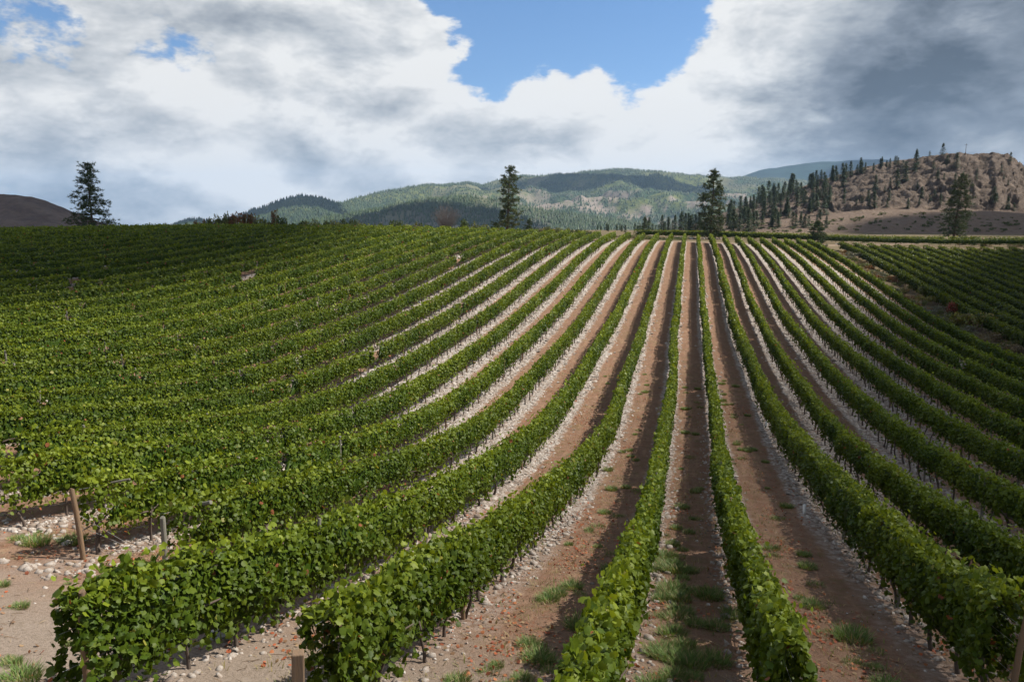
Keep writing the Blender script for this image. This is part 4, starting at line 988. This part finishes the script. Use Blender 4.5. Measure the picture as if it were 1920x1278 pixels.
    patch = fbm(x * 0.9 + 5, y * 0.45, 3, 68); keep = (patch + 0.25 * r.random(N_)) > 0.69; keep &= y > 7; x, y = x[keep], y[keep]; n = len(x)
    C = np.stack([x, y, ground_z(x, y) + 0.02 + 0.02 * r.random(n)], -1); nr = np.array([0, 0, 1.0]) + r.normal(0, 0.35, (n, 3)); up = r.normal(0, 1, (n, 3))
    V, Fc, kk = place_leaves(C, nr, up, 0.06 * (0.5 + 0.8 * r.random(n)), LEAF_MID)
    pal = np.array([(0.30, 0.085, 0.038), (0.22, 0.07, 0.036), (0.32, 0.125, 0.055), (0.20, 0.12, 0.07), (0.28, 0.19, 0.11)])
    c = pal[r.integers(0, 5, n)] * (0.7 + 0.5 * r.random((n, 1)))
    o = mobj('fallen_leaves', np_mesh('fallen_leaves', V, Fc, M['dry'], np.repeat(c, kk, 0))); tag(o, 'rust-coloured fallen vine leaves strewn over the aisles', 'fallen leaves', kind='stuff')
build_weeds()

# ------------------------------------------------------------------ trees
def needle_tuft_tmpl(seed, n=13):
    r = np.random.default_rng(seed); d = unit(r.normal(0, 1, (n, 3)) + np.array([0, 0, 0.25])); s = unit(np.cross(d, r.normal(0, 1, (n, 3))))
    V = np.stack([d * 0.08 - s * 0.10, d * 0.08 + s * 0.10, d * (0.75 + 0.5 * r.random((n, 1)))], 1)
    return V.reshape(-1, 3), np.arange(n * 3).reshape(-1, 3)
NT = [needle_tuft_tmpl(i) for i in range(4)]
def pine(name, label, px, py_base, D, H, prof, seed, lean=0.0, ntuft=900, crown_from=0.12, tone=(0.042, 0.064, 0.024), onground=True, ts=0.42):
    """ponderosa pine; prof: (height fraction, reach left, reach right) in metres"""
    r = np.random.default_rng(seed); p = at_depth(px, py_base, D); base = np.array([p[0], p[1], gz(p[0], p[1]) if onground else p[2]])
    root = empty(name, tuple(base)); tag(root, label, 'tree')
    rgt = np.array([cos(YAW), sin(YAW), 0.0]); fw = np.array([-sin(YAW), cos(YAW), 0.0])
    tk = Bag(); zz = np.linspace(-0.4, H * 0.985, 14); R0 = 0.019 * H
    ax = np.stack([lean * zz / H + 0.06 * np.sin(zz * 0.7 + seed), 0 * zz, zz], -1); axis = lambda h: np.array([np.interp(h, zz, ax[:, 0]), 0, h])
    W_ = lambda L: L[..., 0:1] * rgt + L[..., 1:2] * fw + L[..., 2:3] * np.array([0, 0, 1.0])
    tube(tk, W_(ax), R0 * np.clip(1 - zz / H * 0.93, 0.05, 1.0) * np.where(zz < 0.3, 1.25, 1.0), 8)
    trunk = mobj('trunk', tk.mesh('trunk', M['pinebark'], True), root)
    lb = Bag(); cr = Bag(); P = np.array(prof)
    nb = int(0.8 * ntuft / 13); tips = []
    for i in range(nb):
        h = crown_from + (0.985 - crown_from) * (i + r.random()) / nb; a = i * 2.399 + r.normal(0, 0.35)
        side = cos(a); reach = np.interp(h, P[:, 0], P[:, 2] if side > 0 else P[:, 1]); dep = np.interp(h, P[:, 0], (P[:, 1] + P[:, 2]) / 2)
        rr = (reach * abs(side) + dep * abs(sin(a))) / (abs(side) + abs(sin(a))) * (0.62 + 0.45 * r.random())
        b0 = axis(h * H); up = 0.30 * (h - 0.35) + r.normal(0, 0.10)
        tt = np.linspace(0, 1, 5); dirv = np.array([cos(a), sin(a), 0.0])
        pts_ = b0 + dirv * (rr * tt)[:, None] + np.array([0, 0, 1.0]) * (rr * (up * tt - 0.34 * tt * tt * (1 - h) + 0.16 * tt ** 3))[:, None]
        tube(lb, W_(pts_), np.linspace(0.05, 0.012, 5) * (0.5 + rr / 3), 4)
        n = max(4, int(13 * (0.35 + rr / 2.2)))
        t = 0.28 + 0.72 * r.random(n) ** 0.6; q = np.stack([np.interp(t, tt, pts_[:, c]) for c in range(3)], -1)
        q += r.normal(0, 1, (n, 3)) * np.array([0.30, 0.30, 0.16]) * (0.5 + 0.35 * rr); tips.append(q)
    tips.append(axis(H * 0.97) + r.normal(0, 1, (14, 3)) * np.array([0.18, 0.18, 0.30]))
    T = W_(np.concatenate(tips)); s = 0.92 * ts * (0.7 + 0.6 * r.random(len(T)))
    for j in range(4):
        sel = np.arange(len(T)) % 4 == j; V, Fc = NT[j]; q = T[sel]; ss = s[sel]; an = r.random(len(q)) * 6.28
        vx = V[None, :, 0] * np.cos(an)[:, None] - V[None, :, 1] * np.sin(an)[:, None]; vy = V[None, :, 0] * np.sin(an)[:, None] + V[None, :, 1] * np.cos(an)[:, None]
        Q = q[:, None] + np.stack([vx, vy, np.broadcast_to(V[None, :, 2], vx.shape)], -1) * ss[:, None, None]
        c = np.array(tone) * (0.7 + 0.6 * r.random((len(q), 1))) + np.array([0.035, 0.022, 0.0]) * (r.random((len(q), 1)) ** 5)
        cr.add(Q.reshape(-1, 3), ((np.arange(len(q)) * len(V))[:, None, None] + Fc[None]).reshape(-1, 3), np.repeat(c, len(V), 0))
    mobj('limbs', lb.mesh('limbs', M['pinebark'], True), trunk)
    mobj('crown', cr.mesh('crown', M['needle']), root)
    return root
pine('pine_tree', 'tall dark pine alone on the left skyline before the brown hill', 173, 428, 136, 12.4,
     [(0.0, 2.5, 0.5), (0.10, 3.6, 3.6), (0.22, 4.0, 4.2), (0.36, 3.6, 3.4), (0.45, 3.9, 3.2), (0.52, 3.0, 2.9), (0.62, 2.3, 2.4), (0.75, 1.7, 1.8), (0.86, 1.3, 1.5), (0.95, 1.2, 1.1), (1, 0.5, 0.6)], 11, 0.0, 1150, 0.06)
pine('pine_tree', 'tall narrow pine with bare lower trunk in the middle of the skyline', 950, 428, 150, 12.7,
     [(0.15, 2.8, 2.0), (0.22, 2.9, 2.4), (0.34, 2.2, 2.3), (0.40, 1.2, 2.2), (0.5, 1.5, 2.0), (0.62, 1.9, 1.7), (0.74, 2.3, 1.9), (0.84, 2.4, 1.7), (0.88, 0.9, 1.2), (0.95, 0.8, 0.9), (1, 0.4, 0.4)], 12, 0.7, 1000, 0.13, (0.050, 0.070, 0.024))
pine('pine_tree', 'tall dense pine standing behind the far ends of the middle rows', 1331, 443, 186, 15.8,
     [(0.03, 1.5, 1.2), (0.10, 3.0, 2.3), (0.2, 3.4, 3.6), (0.32, 3.4, 3.9), (0.42, 2.9, 3.6), (0.55, 3.0, 3.2), (0.63, 3.4, 3.0), (0.70, 2.3, 2.3), (0.8, 1.9, 1.7), (0.9, 1.4, 1.2), (1, 0.4, 0.4)], 13, 0.5, 1350, 0.05, (0.044, 0.064, 0.024), ts=0.48)
pine('pine_tree', 'dark pine in shade of clouds in front of the rocky cliffs at right', 1787, 446, 200, 16.0,
     [(0.03, 2.0, 1.5), (0.12, 3.6, 3.6), (0.25, 3.9, 4.0), (0.4, 3.6, 4.0), (0.52, 3.2, 3.6), (0.64, 2.8, 2.8), (0.74, 2.4, 2.4), (0.85, 1.6, 2.2), (0.95, 1.1, 1.3), (1, 0.5, 0.5)], 14, 1.2, 1250, 0.08, (0.042, 0.060, 0.022), ts=0.48)
pine('young_pine', 'small round-topped young conifer beside the outermost row end', 1533, 446, 186, 5.0,
     [(0.0, 1.7, 1.7), (0.2, 2.3, 2.3), (0.5, 1.9, 2.0), (0.75, 1.2, 1.2), (1, 0.3, 0.3)], 15, 0.0, 700, 0.03, (0.036, 0.060, 0.022), ts=0.42)
pine('young_pine', 'small conifer right of the middle skyline pine', 993, 429, 156, 2.9,
     [(0.0, 1.5, 1.5), (0.3, 1.4, 1.3), (0.7, 0.8, 0.7), (1, 0.2, 0.2)], 16, 0.0, 300, 0.05, (0.034, 0.054, 0.022), ts=0.34)
pine('young_pine', 'small conifer at the left end of the distant tree band', 1208, 437, 262, 5.6,
     [(0.0, 1.2, 1.2), (0.3, 1.8, 1.8), (0.7, 1.0, 1.0), (1, 0.2, 0.2)], 17, 0.0, 330, 0.05, ts=0.5)

# conifers of the rocky hill: shared shapes
def conifer_mesh(seed, h=1.0, broad=0.17, n=420, tone=(0.036, 0.056, 0.024)):
    r = np.random.default_rng(seed); z = 0.04 + 0.95 * r.random(n) ** 1.15; a = r.random(n) * 6.28
    wv = broad * (1 - z) ** 0.75 * (0.75 + 0.4 * vnoise(z * 9, z * 0, seed)) + 0.012; rad = wv * np.sqrt(r.random(n))
    C = np.stack([np.cos(a) * rad, np.sin(a) * rad, z], -1); out = np.stack([np.cos(a), np.sin(a), -0.35 + 0 * a], -1); s = np.stack([-np.sin(a), np.cos(a), 0 * a], -1)
    L = (0.055 + 0.05 * r.random(n))[:, None]; w = (0.022 + 0.02 * r.random(n))[:, None]
    V = np.stack([C - s * w, C + s * w, C + out * L + r.normal(0, 0.012, (n, 3))], 1)
    c = np.array(tone) * (0.7 + 0.7 * r.random((n, 1)))
    return np_mesh('crown', V.reshape(-1, 3), np.arange(n * 3).reshape(-1, 3), M['needle'], np.repeat(c, 3, 0))
CONES = [conifer_mesh(600 + i, broad=(0.21, 0.25, 0.29, 0.23, 0.36)[i], n=560) for i in range(5)]
tkb = Bag(); tube(tkb, [(0, 0, -0.08), (0, 0, 0.4), (0, 0, 0.93)], [0.018, 0.013, 0.004], 5); CTRUNK = tkb.mesh('trunk', M['pinebark'])
def conifer(pos, h, v, label, group, rz):
    root = empty('conifer', tuple(pos)); root.scale = (h, h, h); root.rotation_euler = (0, 0, rz); tag(root, label, 'tree', group)
    mobj('trunk', CTRUNK, root); mobj('crown', CONES[v], root)
def build_hill_trees():
    r = np.random.default_rng(88)
    dep = lambda p: float((p - (0, 0, CAMZ))[:2] @ FWD[:2])
    def put(px, py, hpx, v, label, group=None):
        p = hill_at(px, py); conifer(p - (0, 0, 0.4), 1.05 * hpx * dep(p) / F, v, label, group, r.random() * 6)
    # told apart one by one
    for px, py, hp, v, lab in [(1711, 319, 34, 0, 'narrow dark conifer high on the rocky slope below the crest'), (1677, 350, 34, 0, 'narrow conifer on the slope, left of its slightly taller neighbour'), (1691, 342, 36, 3, 'conifer on the middle slope right of a narrow one'),
                               (1637, 355, 26, 1, 'bushy conifer midway up the left part of the rocky slope'), (1638, 388, 30, 0, 'slim conifer just below the bushy one on the left slope'), (1786, 318, 28, 2, 'broad conifer on the bare cliff top right of centre'),
                               (1767, 311, 18, 4, 'rounded bushy conifer just below the crest'), (1758, 291, 22, 2, 'conifer standing against the sky on the crest, tallest of the crest group'), (1884, 304, 17, 2, 'lone conifer at the right end of the crest'),
                               (1864, 382, 18, 2, 'small conifer at the cliff foot near the right edge'), (1888, 393, 24, 1, 'conifer at the cliff foot beside the right edge'), (1899, 396, 16, 4, 'small bushy tree at the far right under the cliffs'),
                               (1742, 316, 16, 2, 'small conifer left of the rounded bush near the crest'), (1710, 297, 16, 2, 'open-crowned conifer on the skyline left of the crest'), (1735, 293, 10, 4, 'tiny tree on the crest between two conifers'),
                               (1860, 376, 22, 4, 'pale bushy tree against the lower cliffs at right'), (1577, 350, 34, 0, 'spire-shaped conifer rising above the left shoulder'), (1661, 389, 12, 4, 'low round bush-like conifer at the cliff foot')]:
        put(px, py, hp, v, lab)
    # crest of the left shoulder
    for px in np.sort(r.uniform(1385, 1680, 60)):
        py = np.interp(px, [1385, 1420, 1470, 1520, 1560, 1620, 1680], [392, 378, 362, 346, 333, 314, 302]) + r.uniform(0, 9)
        hp = np.interp(px, [1385, 1480, 1600, 1680], [26, 30, 22, 12]) * r.uniform(0.55, 1.15); put(px, py, hp, int(r.integers(4)), ('tall' if hp > 22 else 'short') + ' conifer on the left crest of the rocky hill, ' + ('lower end' if px < 1450 else 'lower middle' if px < 1530 else 'upper middle' if px < 1610 else 'upper end'), 'conifers on the left crest')
    # wooded flank
    for i in range(95):
        px = 1365 + 190 * r.random() ** 1.2; lo = np.interp(px, [1365, 1450, 1560], [402, 378, 345]); py = r.uniform(lo, 428)
        hp = r.uniform(14, 32); put(px, py, hp, int(r.integers(5)), ('taller' if hp > 23 else 'smaller') + ' conifer on the wooded left flank, ' + ('high up' if py < 385 else 'midway' if py < 408 else 'near its foot') + (' beside the dense pine' if px < 1420 else ' in the middle' if px < 1490 else ' towards the cliffs'), 'conifers on the left flank')
    # open slope
    for i in range(34):
        px = r.uniform(1555, 1900); lo = np.interp(px, [1555, 1680, 1900], [350, 315, 320]); py = r.uniform(lo, 396); put(px, py, r.uniform(7, 22), int(r.integers(5)), 'small scattered conifer on the open rocky slope, ' + ('left' if px < 1670 else 'middle' if px < 1780 else 'right') + (' upper' if py < 350 else ' lower') + ' part', 'scattered slope conifers')
    # band of trees on the flat between the field and the mountain
    for i in range(70):
        px = 1120 + 302 * r.random() ** 0.8; D = r.uniform(285, 420); p = at_depth(px, 437, D); z = gz(p[0], p[1]); top = np.interp(px, [1120, 1172, 1230, 1300, 1420], [428, 419, 406, 394, 388]) + r.uniform(-4, 16)
        h = max(3.0, (at_depth(px, top, D)[2] - z)); conifer((p[0], p[1], z - 0.2), h, int(r.integers(4)), ('tall' if h > 11 else 'low') + ' dark conifer in the tree band behind the row ends, ' + ('left end' if px < 1210 else 'left of the dense pine' if px < 1310 else 'behind the dense pine' if px < 1365 else 'right of the dense pine'), 'tree band behind the field', r.random() * 6)
    # utility pole on the crest
    p = hill_at(1800, 294); root = empty('utility_pole', tuple(p)); tag(root, 'thin utility pole against the sky on the rocky crest', 'pole')
    b1 = Bag(); tube(b1, [(0, 0, -1), (0, 0, 3), (0, 0, 6.2)], [0.13, 0.11, 0.09], 6); mobj('shaft', b1.mesh('shaft', M['pinebark']), root)
    b2 = Bag(); tube(b2, [(-0.9, 0, 5.6), (0, 0, 5.6), (0.9, 0, 5.6)], 0.07, 5); mobj('crossarm', b2.mesh('crossarm', M['pinebark']), root)
build_hill_trees()

# ------------------------------------------------------------------ shrubs
def shrub_mesh(seed, tones, n=520, leaf=0.09, lobes=7, twig=False):
    """unit shrub: about 2 wide and 1 tall, loose lobes of small leaves"""
    r = np.random.default_rng(seed); Cn = np.stack([r.uniform(-0.65, 0.65, lobes), r.uniform(-0.65, 0.65, lobes), r.uniform(0.25, 0.68, lobes)], -1); Rr = r.uniform(0.24, 0.46, lobes)
    k = r.integers(0, lobes, n); d = unit(r.normal(0, 1, (n, 3))); C = Cn[k] + d * (Rr[k] * (0.55 + 0.5 * r.random(n)))[:, None] * np.array([1, 1, 0.75]); C[:, 2] = np.maximum(C[:, 2], 0.02)
    V, Fc, kk = place_leaves(C, d + r.normal(0, 0.6, (n, 3)), r.normal(0, 1, (n, 3)), leaf * (0.6 + 0.8 * r.random(n)), LEAF_FAR)
    tt = np.array(tones)[r.integers(0, len(tones), n)] * (0.65 + 0.7 * r.random((n, 1)))
    bag = Bag(); bag.add(V, Fc, np.repeat(tt, kk, 0)); leaves = bag.mesh('foliage', M['bush'])
    st = Bag()
    for i in range(10):
        e = Cn[i % lobes] + r.normal(0, 0.15, 3); tube(st, [(0.1 * r.normal(), 0.1 * r.normal(), -0.05), tuple(e * 0.5 + (0, 0, 0.05)), tuple(e)], [0.022, 0.016, 0.006], 4)
    return leaves, st.mesh('stems', M['twig'])
G_OLIVE = [(0.085, 0.095, 0.03), (0.11, 0.115, 0.035), (0.06, 0.075, 0.025)]; G_DARK = [(0.04, 0.06, 0.02), (0.055, 0.075, 0.022)]
G_RED = [(0.20, 0.035, 0.025), (0.15, 0.03, 0.02), (0.13, 0.06, 0.025)]; G_RUST = [(0.17, 0.065, 0.03), (0.12, 0.06, 0.03), (0.10, 0.085, 0.03)]; G_YEL = [(0.15, 0.14, 0.03), (0.11, 0.125, 0.03), (0.13, 0.10, 0.03)]; G_SAGE = [(0.13, 0.13, 0.10), (0.10, 0.105, 0.075)]; G_DRY = [(0.16, 0.12, 0.07), (0.12, 0.10, 0.06)]
SH = {n: [shrub_mesh(700 + 10 * i + j, t, n=(700 if n != 'scrub' else 140), leaf=(0.10 if n != 'scrub' else 0.2)) for j in range(2)] for i, (n, t) in enumerate(dict(olive=G_OLIVE, dark=G_DARK, red=G_RED, rust=G_RUST, yellow=G_YEL, sage=G_SAGE, dry=G_DRY, scrub=G_DARK + G_OLIVE[:1]).items())}
def shrub(kind, pos, w, h, label, group=None, r=random, name='shrub'):
    lv, st = SH[kind][r.randrange(2)]; root = empty(name, tuple(pos)); root.scale = (w / 2, w / 2, h); root.rotation_euler = (0, 0, r.random() * 6.28); tag(root, label, 'shrub', group)
    mobj('foliage', lv, root); mobj('stems', st, root)
def build_shrubs():
    # brush strip between the main field and the shaded one
    for kind, px, py, w, h, lab in [('sage', 1605, 488, 3.4, 1.4, 'grey-green shrub at the top of the brush strip'), ('dry', 1640, 497, 3.4, 1.3, 'dry brown shrub next in the brush strip'), ('olive', 1620, 480, 2.6, 1.2, 'olive bush at the head of the brush strip beside the shaded rows'),
                                    ('sage', 1672, 510, 3.0, 1.2, 'pale sage bush in the upper brush strip'), ('dry', 1660, 500, 2.4, 1.0, 'low dry bush behind the pale sage'), ('olive', 1700, 532, 3.2, 1.2, 'low olive bush midway down the brush strip'),
                                    ('olive', 1752, 560, 3.6, 1.6, 'rounded olive bush above the red one in the brush strip'), ('yellow', 1735, 570, 2.8, 1.1, 'low yellowish bush beside the outermost vine row'), ('sage', 1748, 540, 2.2, 0.9, 'small grey bush at the edge of the shaded rows'),
                                    ('red', 1790, 594, 2.0, 1.5, 'crimson red shrub in the brush strip'), ('yellow', 1830, 622, 3.8, 1.9, 'large rounded yellow-green bush below the red shrub'), ('olive', 1812, 612, 2.4, 1.3, 'olive bush between the red shrub and the large rounded one'),
                                    ('dry', 1870, 640, 3.0, 1.0, 'low dry brush below the large yellow-green bush'), ('dry', 1905, 655, 3.0, 1.0, 'dry brush at the right edge beside the outermost row'), ('dark', 1890, 630, 2.2, 1.0, 'dark low shrub at the right edge of the brush strip'), ('olive', 1715, 545, 2.2, 0.9, 'small olive shrub near the middle of the brush strip'), ('dry', 1780, 575, 2.6, 0.9, 'dry grassy clump above the red shrub')]:
        x, y, z = on_ground(px, py); shrub(kind, (x, y, z - 0.05), w * 1.15, h * 1.3, lab)
    r = random.Random(5)
    for i in range(70):                                 # low rough growth between
        px = 1580 + 330 * r.random(); py = np.interp(px, [1580, 1640, 1700, 1760, 1830, 1910], [470, 497, 532, 566, 615, 655]) + r.uniform(-10, 12); x, y, z = on_ground(px, py)
        if x < row_x(K1) + 1.6 or x > 29.6: x = 26.2 + 3.2 * r.random(); z = gz(x, y)
        shrub(r.choice(['olive', 'sage', 'olive', 'dry', 'rust']), (x, y, z - 0.05), r.uniform(1.5, 3.0), r.uniform(0.6, 1.35), 'low rough growth filling the brush strip', 'low growth of the brush strip', r, 'low_brush')
    # skyline bushes, left of the middle
    lab = {'rust': 'rusty red-brown shrub on the left skyline', 'olive': 'olive shrub on the skyline above the left slope', 'dark': 'dark green shrub along the skyline above the rows'}
    cnt = {}
    for px, kind, w, top in sorted([(372, 'rust', 3, 419), (388, 'rust', 2.4, 417), (398, 'olive', 3.2, 409), (412, 'olive', 3.4, 407), (432, 'olive', 3, 409), (440, 'rust', 4, 408), (455, 'rust', 3.4, 410), (470, 'rust', 3, 412), (507, 'dark', 2.4, 414), (516, 'rust', 1.8, 406), (530, 'dark', 3.4, 415), (556, 'dark', 4, 416), (580, 'olive', 4, 416), (604, 'dark', 4, 416), (626, 'olive', 4, 417), (650, 'dark', 4, 418), (676, 'olive', 4, 419), (705, 'dark', 3.6, 420), (345, 'dark', 3, 420), (320, 'olive', 3, 423), (740, 'dark', 4, 420), (770, 'olive', 3.6, 421), (800, 'dark', 3.4, 420), (870, 'dark', 3.4, 420), (900, 'olive', 3.6, 421), (925, 'dark', 2.5, 422)]):
        cnt[kind] = cnt.get(kind, 0) + 1
        D = r.uniform(138, 143); p = at_depth(px, 425, D); z = gz(p[0], p[1]); tz = at_depth(px, top, D)[2]
        shrub(kind, (p[0], p[1], z - 0.1), w, max((tz - z) * 1.45 + 0.3, 1.0), lab[kind] + ', %s of its colour from the left' % nth(cnt[kind]), 'skyline shrubs', r)
    D = 140; p = at_depth(490, 420, D); z = gz(p[0], p[1]); shrub('olive', (p[0], p[1], z - 0.1), 3.6, 1.2 * (at_depth(490, 402, D)[2] - z), 'round-topped olive tree-like bush standing out on the left skyline')
    # rough growth behind the far row ends
    for i in range(80):
        px = r.uniform(985, 1290); D = r.uniform(168, 188); p = at_depth(px, 438, D); z = gz(p[0], p[1]); top = np.interp(px, [1000, 1030, 1080, 1150, 1290], [424, 419, 424, 436, 441]) + r.uniform(0, 6)
        shrub(r.choice(['olive', 'dark', 'dry', 'olive']), (p[0], p[1], z - 0.05), r.uniform(2.0, 3.6), max(at_depth(px, top, D)[2] - z, 0.5), 'scrubby bush behind the far ends of the middle rows', 'scrub behind the row ends', r)
    for i in range(50):
        px = r.uniform(1180, 1560); x, y, z = on_ground(px, r.uniform(445, 450)); shrub(r.choice(['dry', 'dry', 'yellow', 'sage']), (x, y + 4, gz(x, y + 4) - 0.05), r.uniform(1.2, 2.6), r.uniform(0.3, 0.7), 'low dry weeds along the track behind the rows', 'dry weeds along the track', r, 'dry_weed')
    # bank on the far right
    for i in range(36):
        px = r.uniform(1560, 1920); x, y, z = on_ground(px, np.interp(px, [1560, 1920], [449, 462]) + r.uniform(-3, 3)); shrub(r.choice(['dry', 'dark', 'dry', 'olive']), (x, y, z - 0.05), r.uniform(1.6, 3.2), r.uniform(0.5, 1.2), 'dark brush on the bank beyond the shaded field', 'brush on the right bank', r)
    # sagebrush dotted over the pale lower slope of the hill
    for i in range(130):
        px = r.uniform(1380, 1915); lo = np.interp(px, [1380, 1450, 1550, 1620, 1700, 1920], [427, 418, 413, 403, 400, 406]); p = hill_at(px, r.uniform(lo, 437)); w = r.uniform(1.2, 3.4)
        shrub('scrub', p - (0, 0, 0.15), w, w * r.uniform(0.35, 0.55), 'small dark sagebrush on the pale lower slope, ' + ('left part' if px < 1520 else 'middle part' if px < 1700 else 'right part') + (' near the cliff foot' if p[2] > CAMZ - 1.5 else ' near the flat'), 'sagebrush on the lower slope', r, 'sagebrush')
    # leafless bush by the middle pine
    rr = np.random.default_rng(31); p = at_depth(837, 424, 143); z = gz(p[0], p[1]); root = empty('bare_bush', (p[0], p[1], z)); tag(root, 'brownish leafless bush on the skyline left of the middle pine', 'shrub')
    H = float(at_depth(837, 381, 143)[2] - z); tw = Bag()
    for i in range(240):
        a = rr.random() * 6.28; s = math.sqrt(rr.random()); e = np.array([cos(a) * 3.0 * s, sin(a) * 2.6 * s, H * (0.40 + 0.62 * math.sqrt(1 - 0.85 * s * s) * (0.6 + 0.4 * rr.random()))])
        b0 = np.array([rr.normal(0, 0.25), rr.normal(0, 0.25), -0.1]); m_ = b0 + (e - b0) * 0.5 + rr.normal(0, 0.15, 3); tube(tw, [b0, m_, e], [0.022, 0.016, 0.008], 3)
        for q in range(3):
            t = 0.5 + 0.5 * rr.random(); f = b0 + (e - b0) * t; tube(tw, [f, f + rr.normal(0, 0.35, 3) + (0, 0, 0.3)], [0.010, 0.005], 3)
    mobj('twigs', tw.mesh('twigs', M['deadtwig']), root); lv, _ = SH['dark'][0]; mobj('foliage', lv, root, (0, 0, 0.6), (0, 0, 0), (0.8, 0.8, 1.6))
    # white rails and posts on the left skyline
    for px, lab in ((323, 'white fence rail frame left on the skyline shrubs'), (350, 'white fence rail frame beside the rusty skyline shrubs')):
        p = at_depth(px, 424, 128); x, y = float(p[0]), float(p[1]); root = empty('rail_frame', (x, y, gz(x, y))); tag(root, lab, 'fence'); tb = at_depth(px, 420.5, 128)[2] - gz(x, y)
        for s in (-0.8, 0.8):
            b1 = Bag(); tube(b1, [(s, 0, -0.3), (s, 0, tb)], 0.06, 5); mobj('post', b1.mesh('post', M['rail']), root)
        b1 = Bag(); tube(b1, [(-0.9, 0, tb - 0.05), (0.9, 0, tb - 0.05)], 0.05, 5); mobj('rail', b1.mesh('rail', M['rail']), root)
build_shrubs()

# ------------------------------------------------------------------ cloudlike meshes added out of view only to cast shade on the land
def shade_cloud(center_ground, alt, rx, ry, rot, seed, label, ragged=0.34):
    r = np.random.default_rng(seed); c = Vector(center_ground); t = (alt - c.z) / SUND.z; pos = c + SUND * t
    n = 26; bm = bmesh.new()
    bmesh.ops.create_icosphere(bm, subdivisions=4, radius=1.0)
    V = np.array([v.co[:] for v in bm.verts]); Fc = np.array([[v.index for v in f.verts] for f in bm.faces]); bm.free()
    a = np.arctan2(V[:, 1], V[:, 0]); edge = 1 + ragged * (fbm(np.cos(a) * 1.6 + 3, np.sin(a) * 1.6, 4, seed) - 0.5) * 2
    lum = 1 + 0.35 * (fbm(V[:, 0] * 3 + 5, V[:, 1] * 3, 4, seed + 3) - 0.5) * 2
    P = np.stack([V[:, 0] * rx * edge, V[:, 1] * ry * edge, np.where(V[:, 2] > 0, V[:, 2] * 0.28 * min(rx, ry) * lum * 1.5, V[:, 2] * 0.05 * min(rx, ry))], -1)
    ca, sa = cos(rot), sin(rot); P[:, :2] = np.stack([P[:, 0] * ca - P[:, 1] * sa, P[:, 0] * sa + P[:, 1] * ca], -1)
    b = NB('shade_cloud'); mt = b.bsdf((0.9, 0.9, 0.9), 1.0, 0.0)
    o = mobj('shade_cloud', np_mesh('shade_cloud', P, Fc, mt, smooth=True), None, tuple(pos)); tag(o, label, 'shade_cloud', kind='structure')
CASTER_ALT = 1900.0
for i, (p, rx, ry, rot, ragged, lab) in enumerate([
    ((180, 34, 8), 172, 230, -0.274, 0.05, 'cloudlike shadow caster added over the right field'),
    ((-158, 62, 14), 116, 125, 0.25, 0.06, 'cloudlike shadow caster added over the left end of the slope'),
    ((300, 350, 20), 250, 130, 0.3, 0.12, 'cloudlike shadow caster added over the rocky hill'),
    ((-1900, 3000, 150), 700, 260, 0.1, 0.34, 'cloudlike shadow caster added over the middle of the long mountain'),
    ((-250, 4300, 250), 900, 330, -0.1, 0.34, 'cloudlike shadow caster added over the upper slopes of the long mountain'),
    ((-620, 1650, 20), 330, 200, 0.2, 0.34, 'cloudlike shadow caster added over the mountain shoulder'),
    ((-900, 560, 20), 420, 330, 0.3, 0.34, 'cloudlike shadow caster added over the brown hill'),
    ((2600, 6500, 250), 1900, 1500, 0.0, 0.3, 'cloudlike shadow caster added over the farthest mountain')]):
    shade_cloud(p, 1000.0 if p[1] < 450 else CASTER_ALT if p[1] < 5000 else 3600.0, rx, ry, rot, 900 + i * 13, lab, ragged)

def build_haze():
    bm = bmesh.new(); bmesh.ops.create_cube(bm, size=1); me = bpy.data.meshes.new('haze')
    for v in bm.verts: v.co = Vector((v.co.x * 22000, 3400 + v.co.y * 15000, 120 + v.co.z * 980))
    bm.to_mesh(me); bm.free(); m_, N, L = new_mat('haze_air'); p = N.new('ShaderNodeVolumePrincipled'); o_ = N.new('ShaderNodeOutputMaterial')
    p.inputs['Color'].default_value = (0.48, 0.70, 1.0, 1); p.inputs['Density'].default_value = HAZE; p.inputs['Anisotropy'].default_value = 0.1; L.new(p.outputs[0], o_.inputs['Volume']); me.materials.append(m_)
    tag(mobj('haze', me), 'thin bluish haze in the air over the valley', 'haze', kind='stuff')
HAZE = 4.8e-5
build_haze()
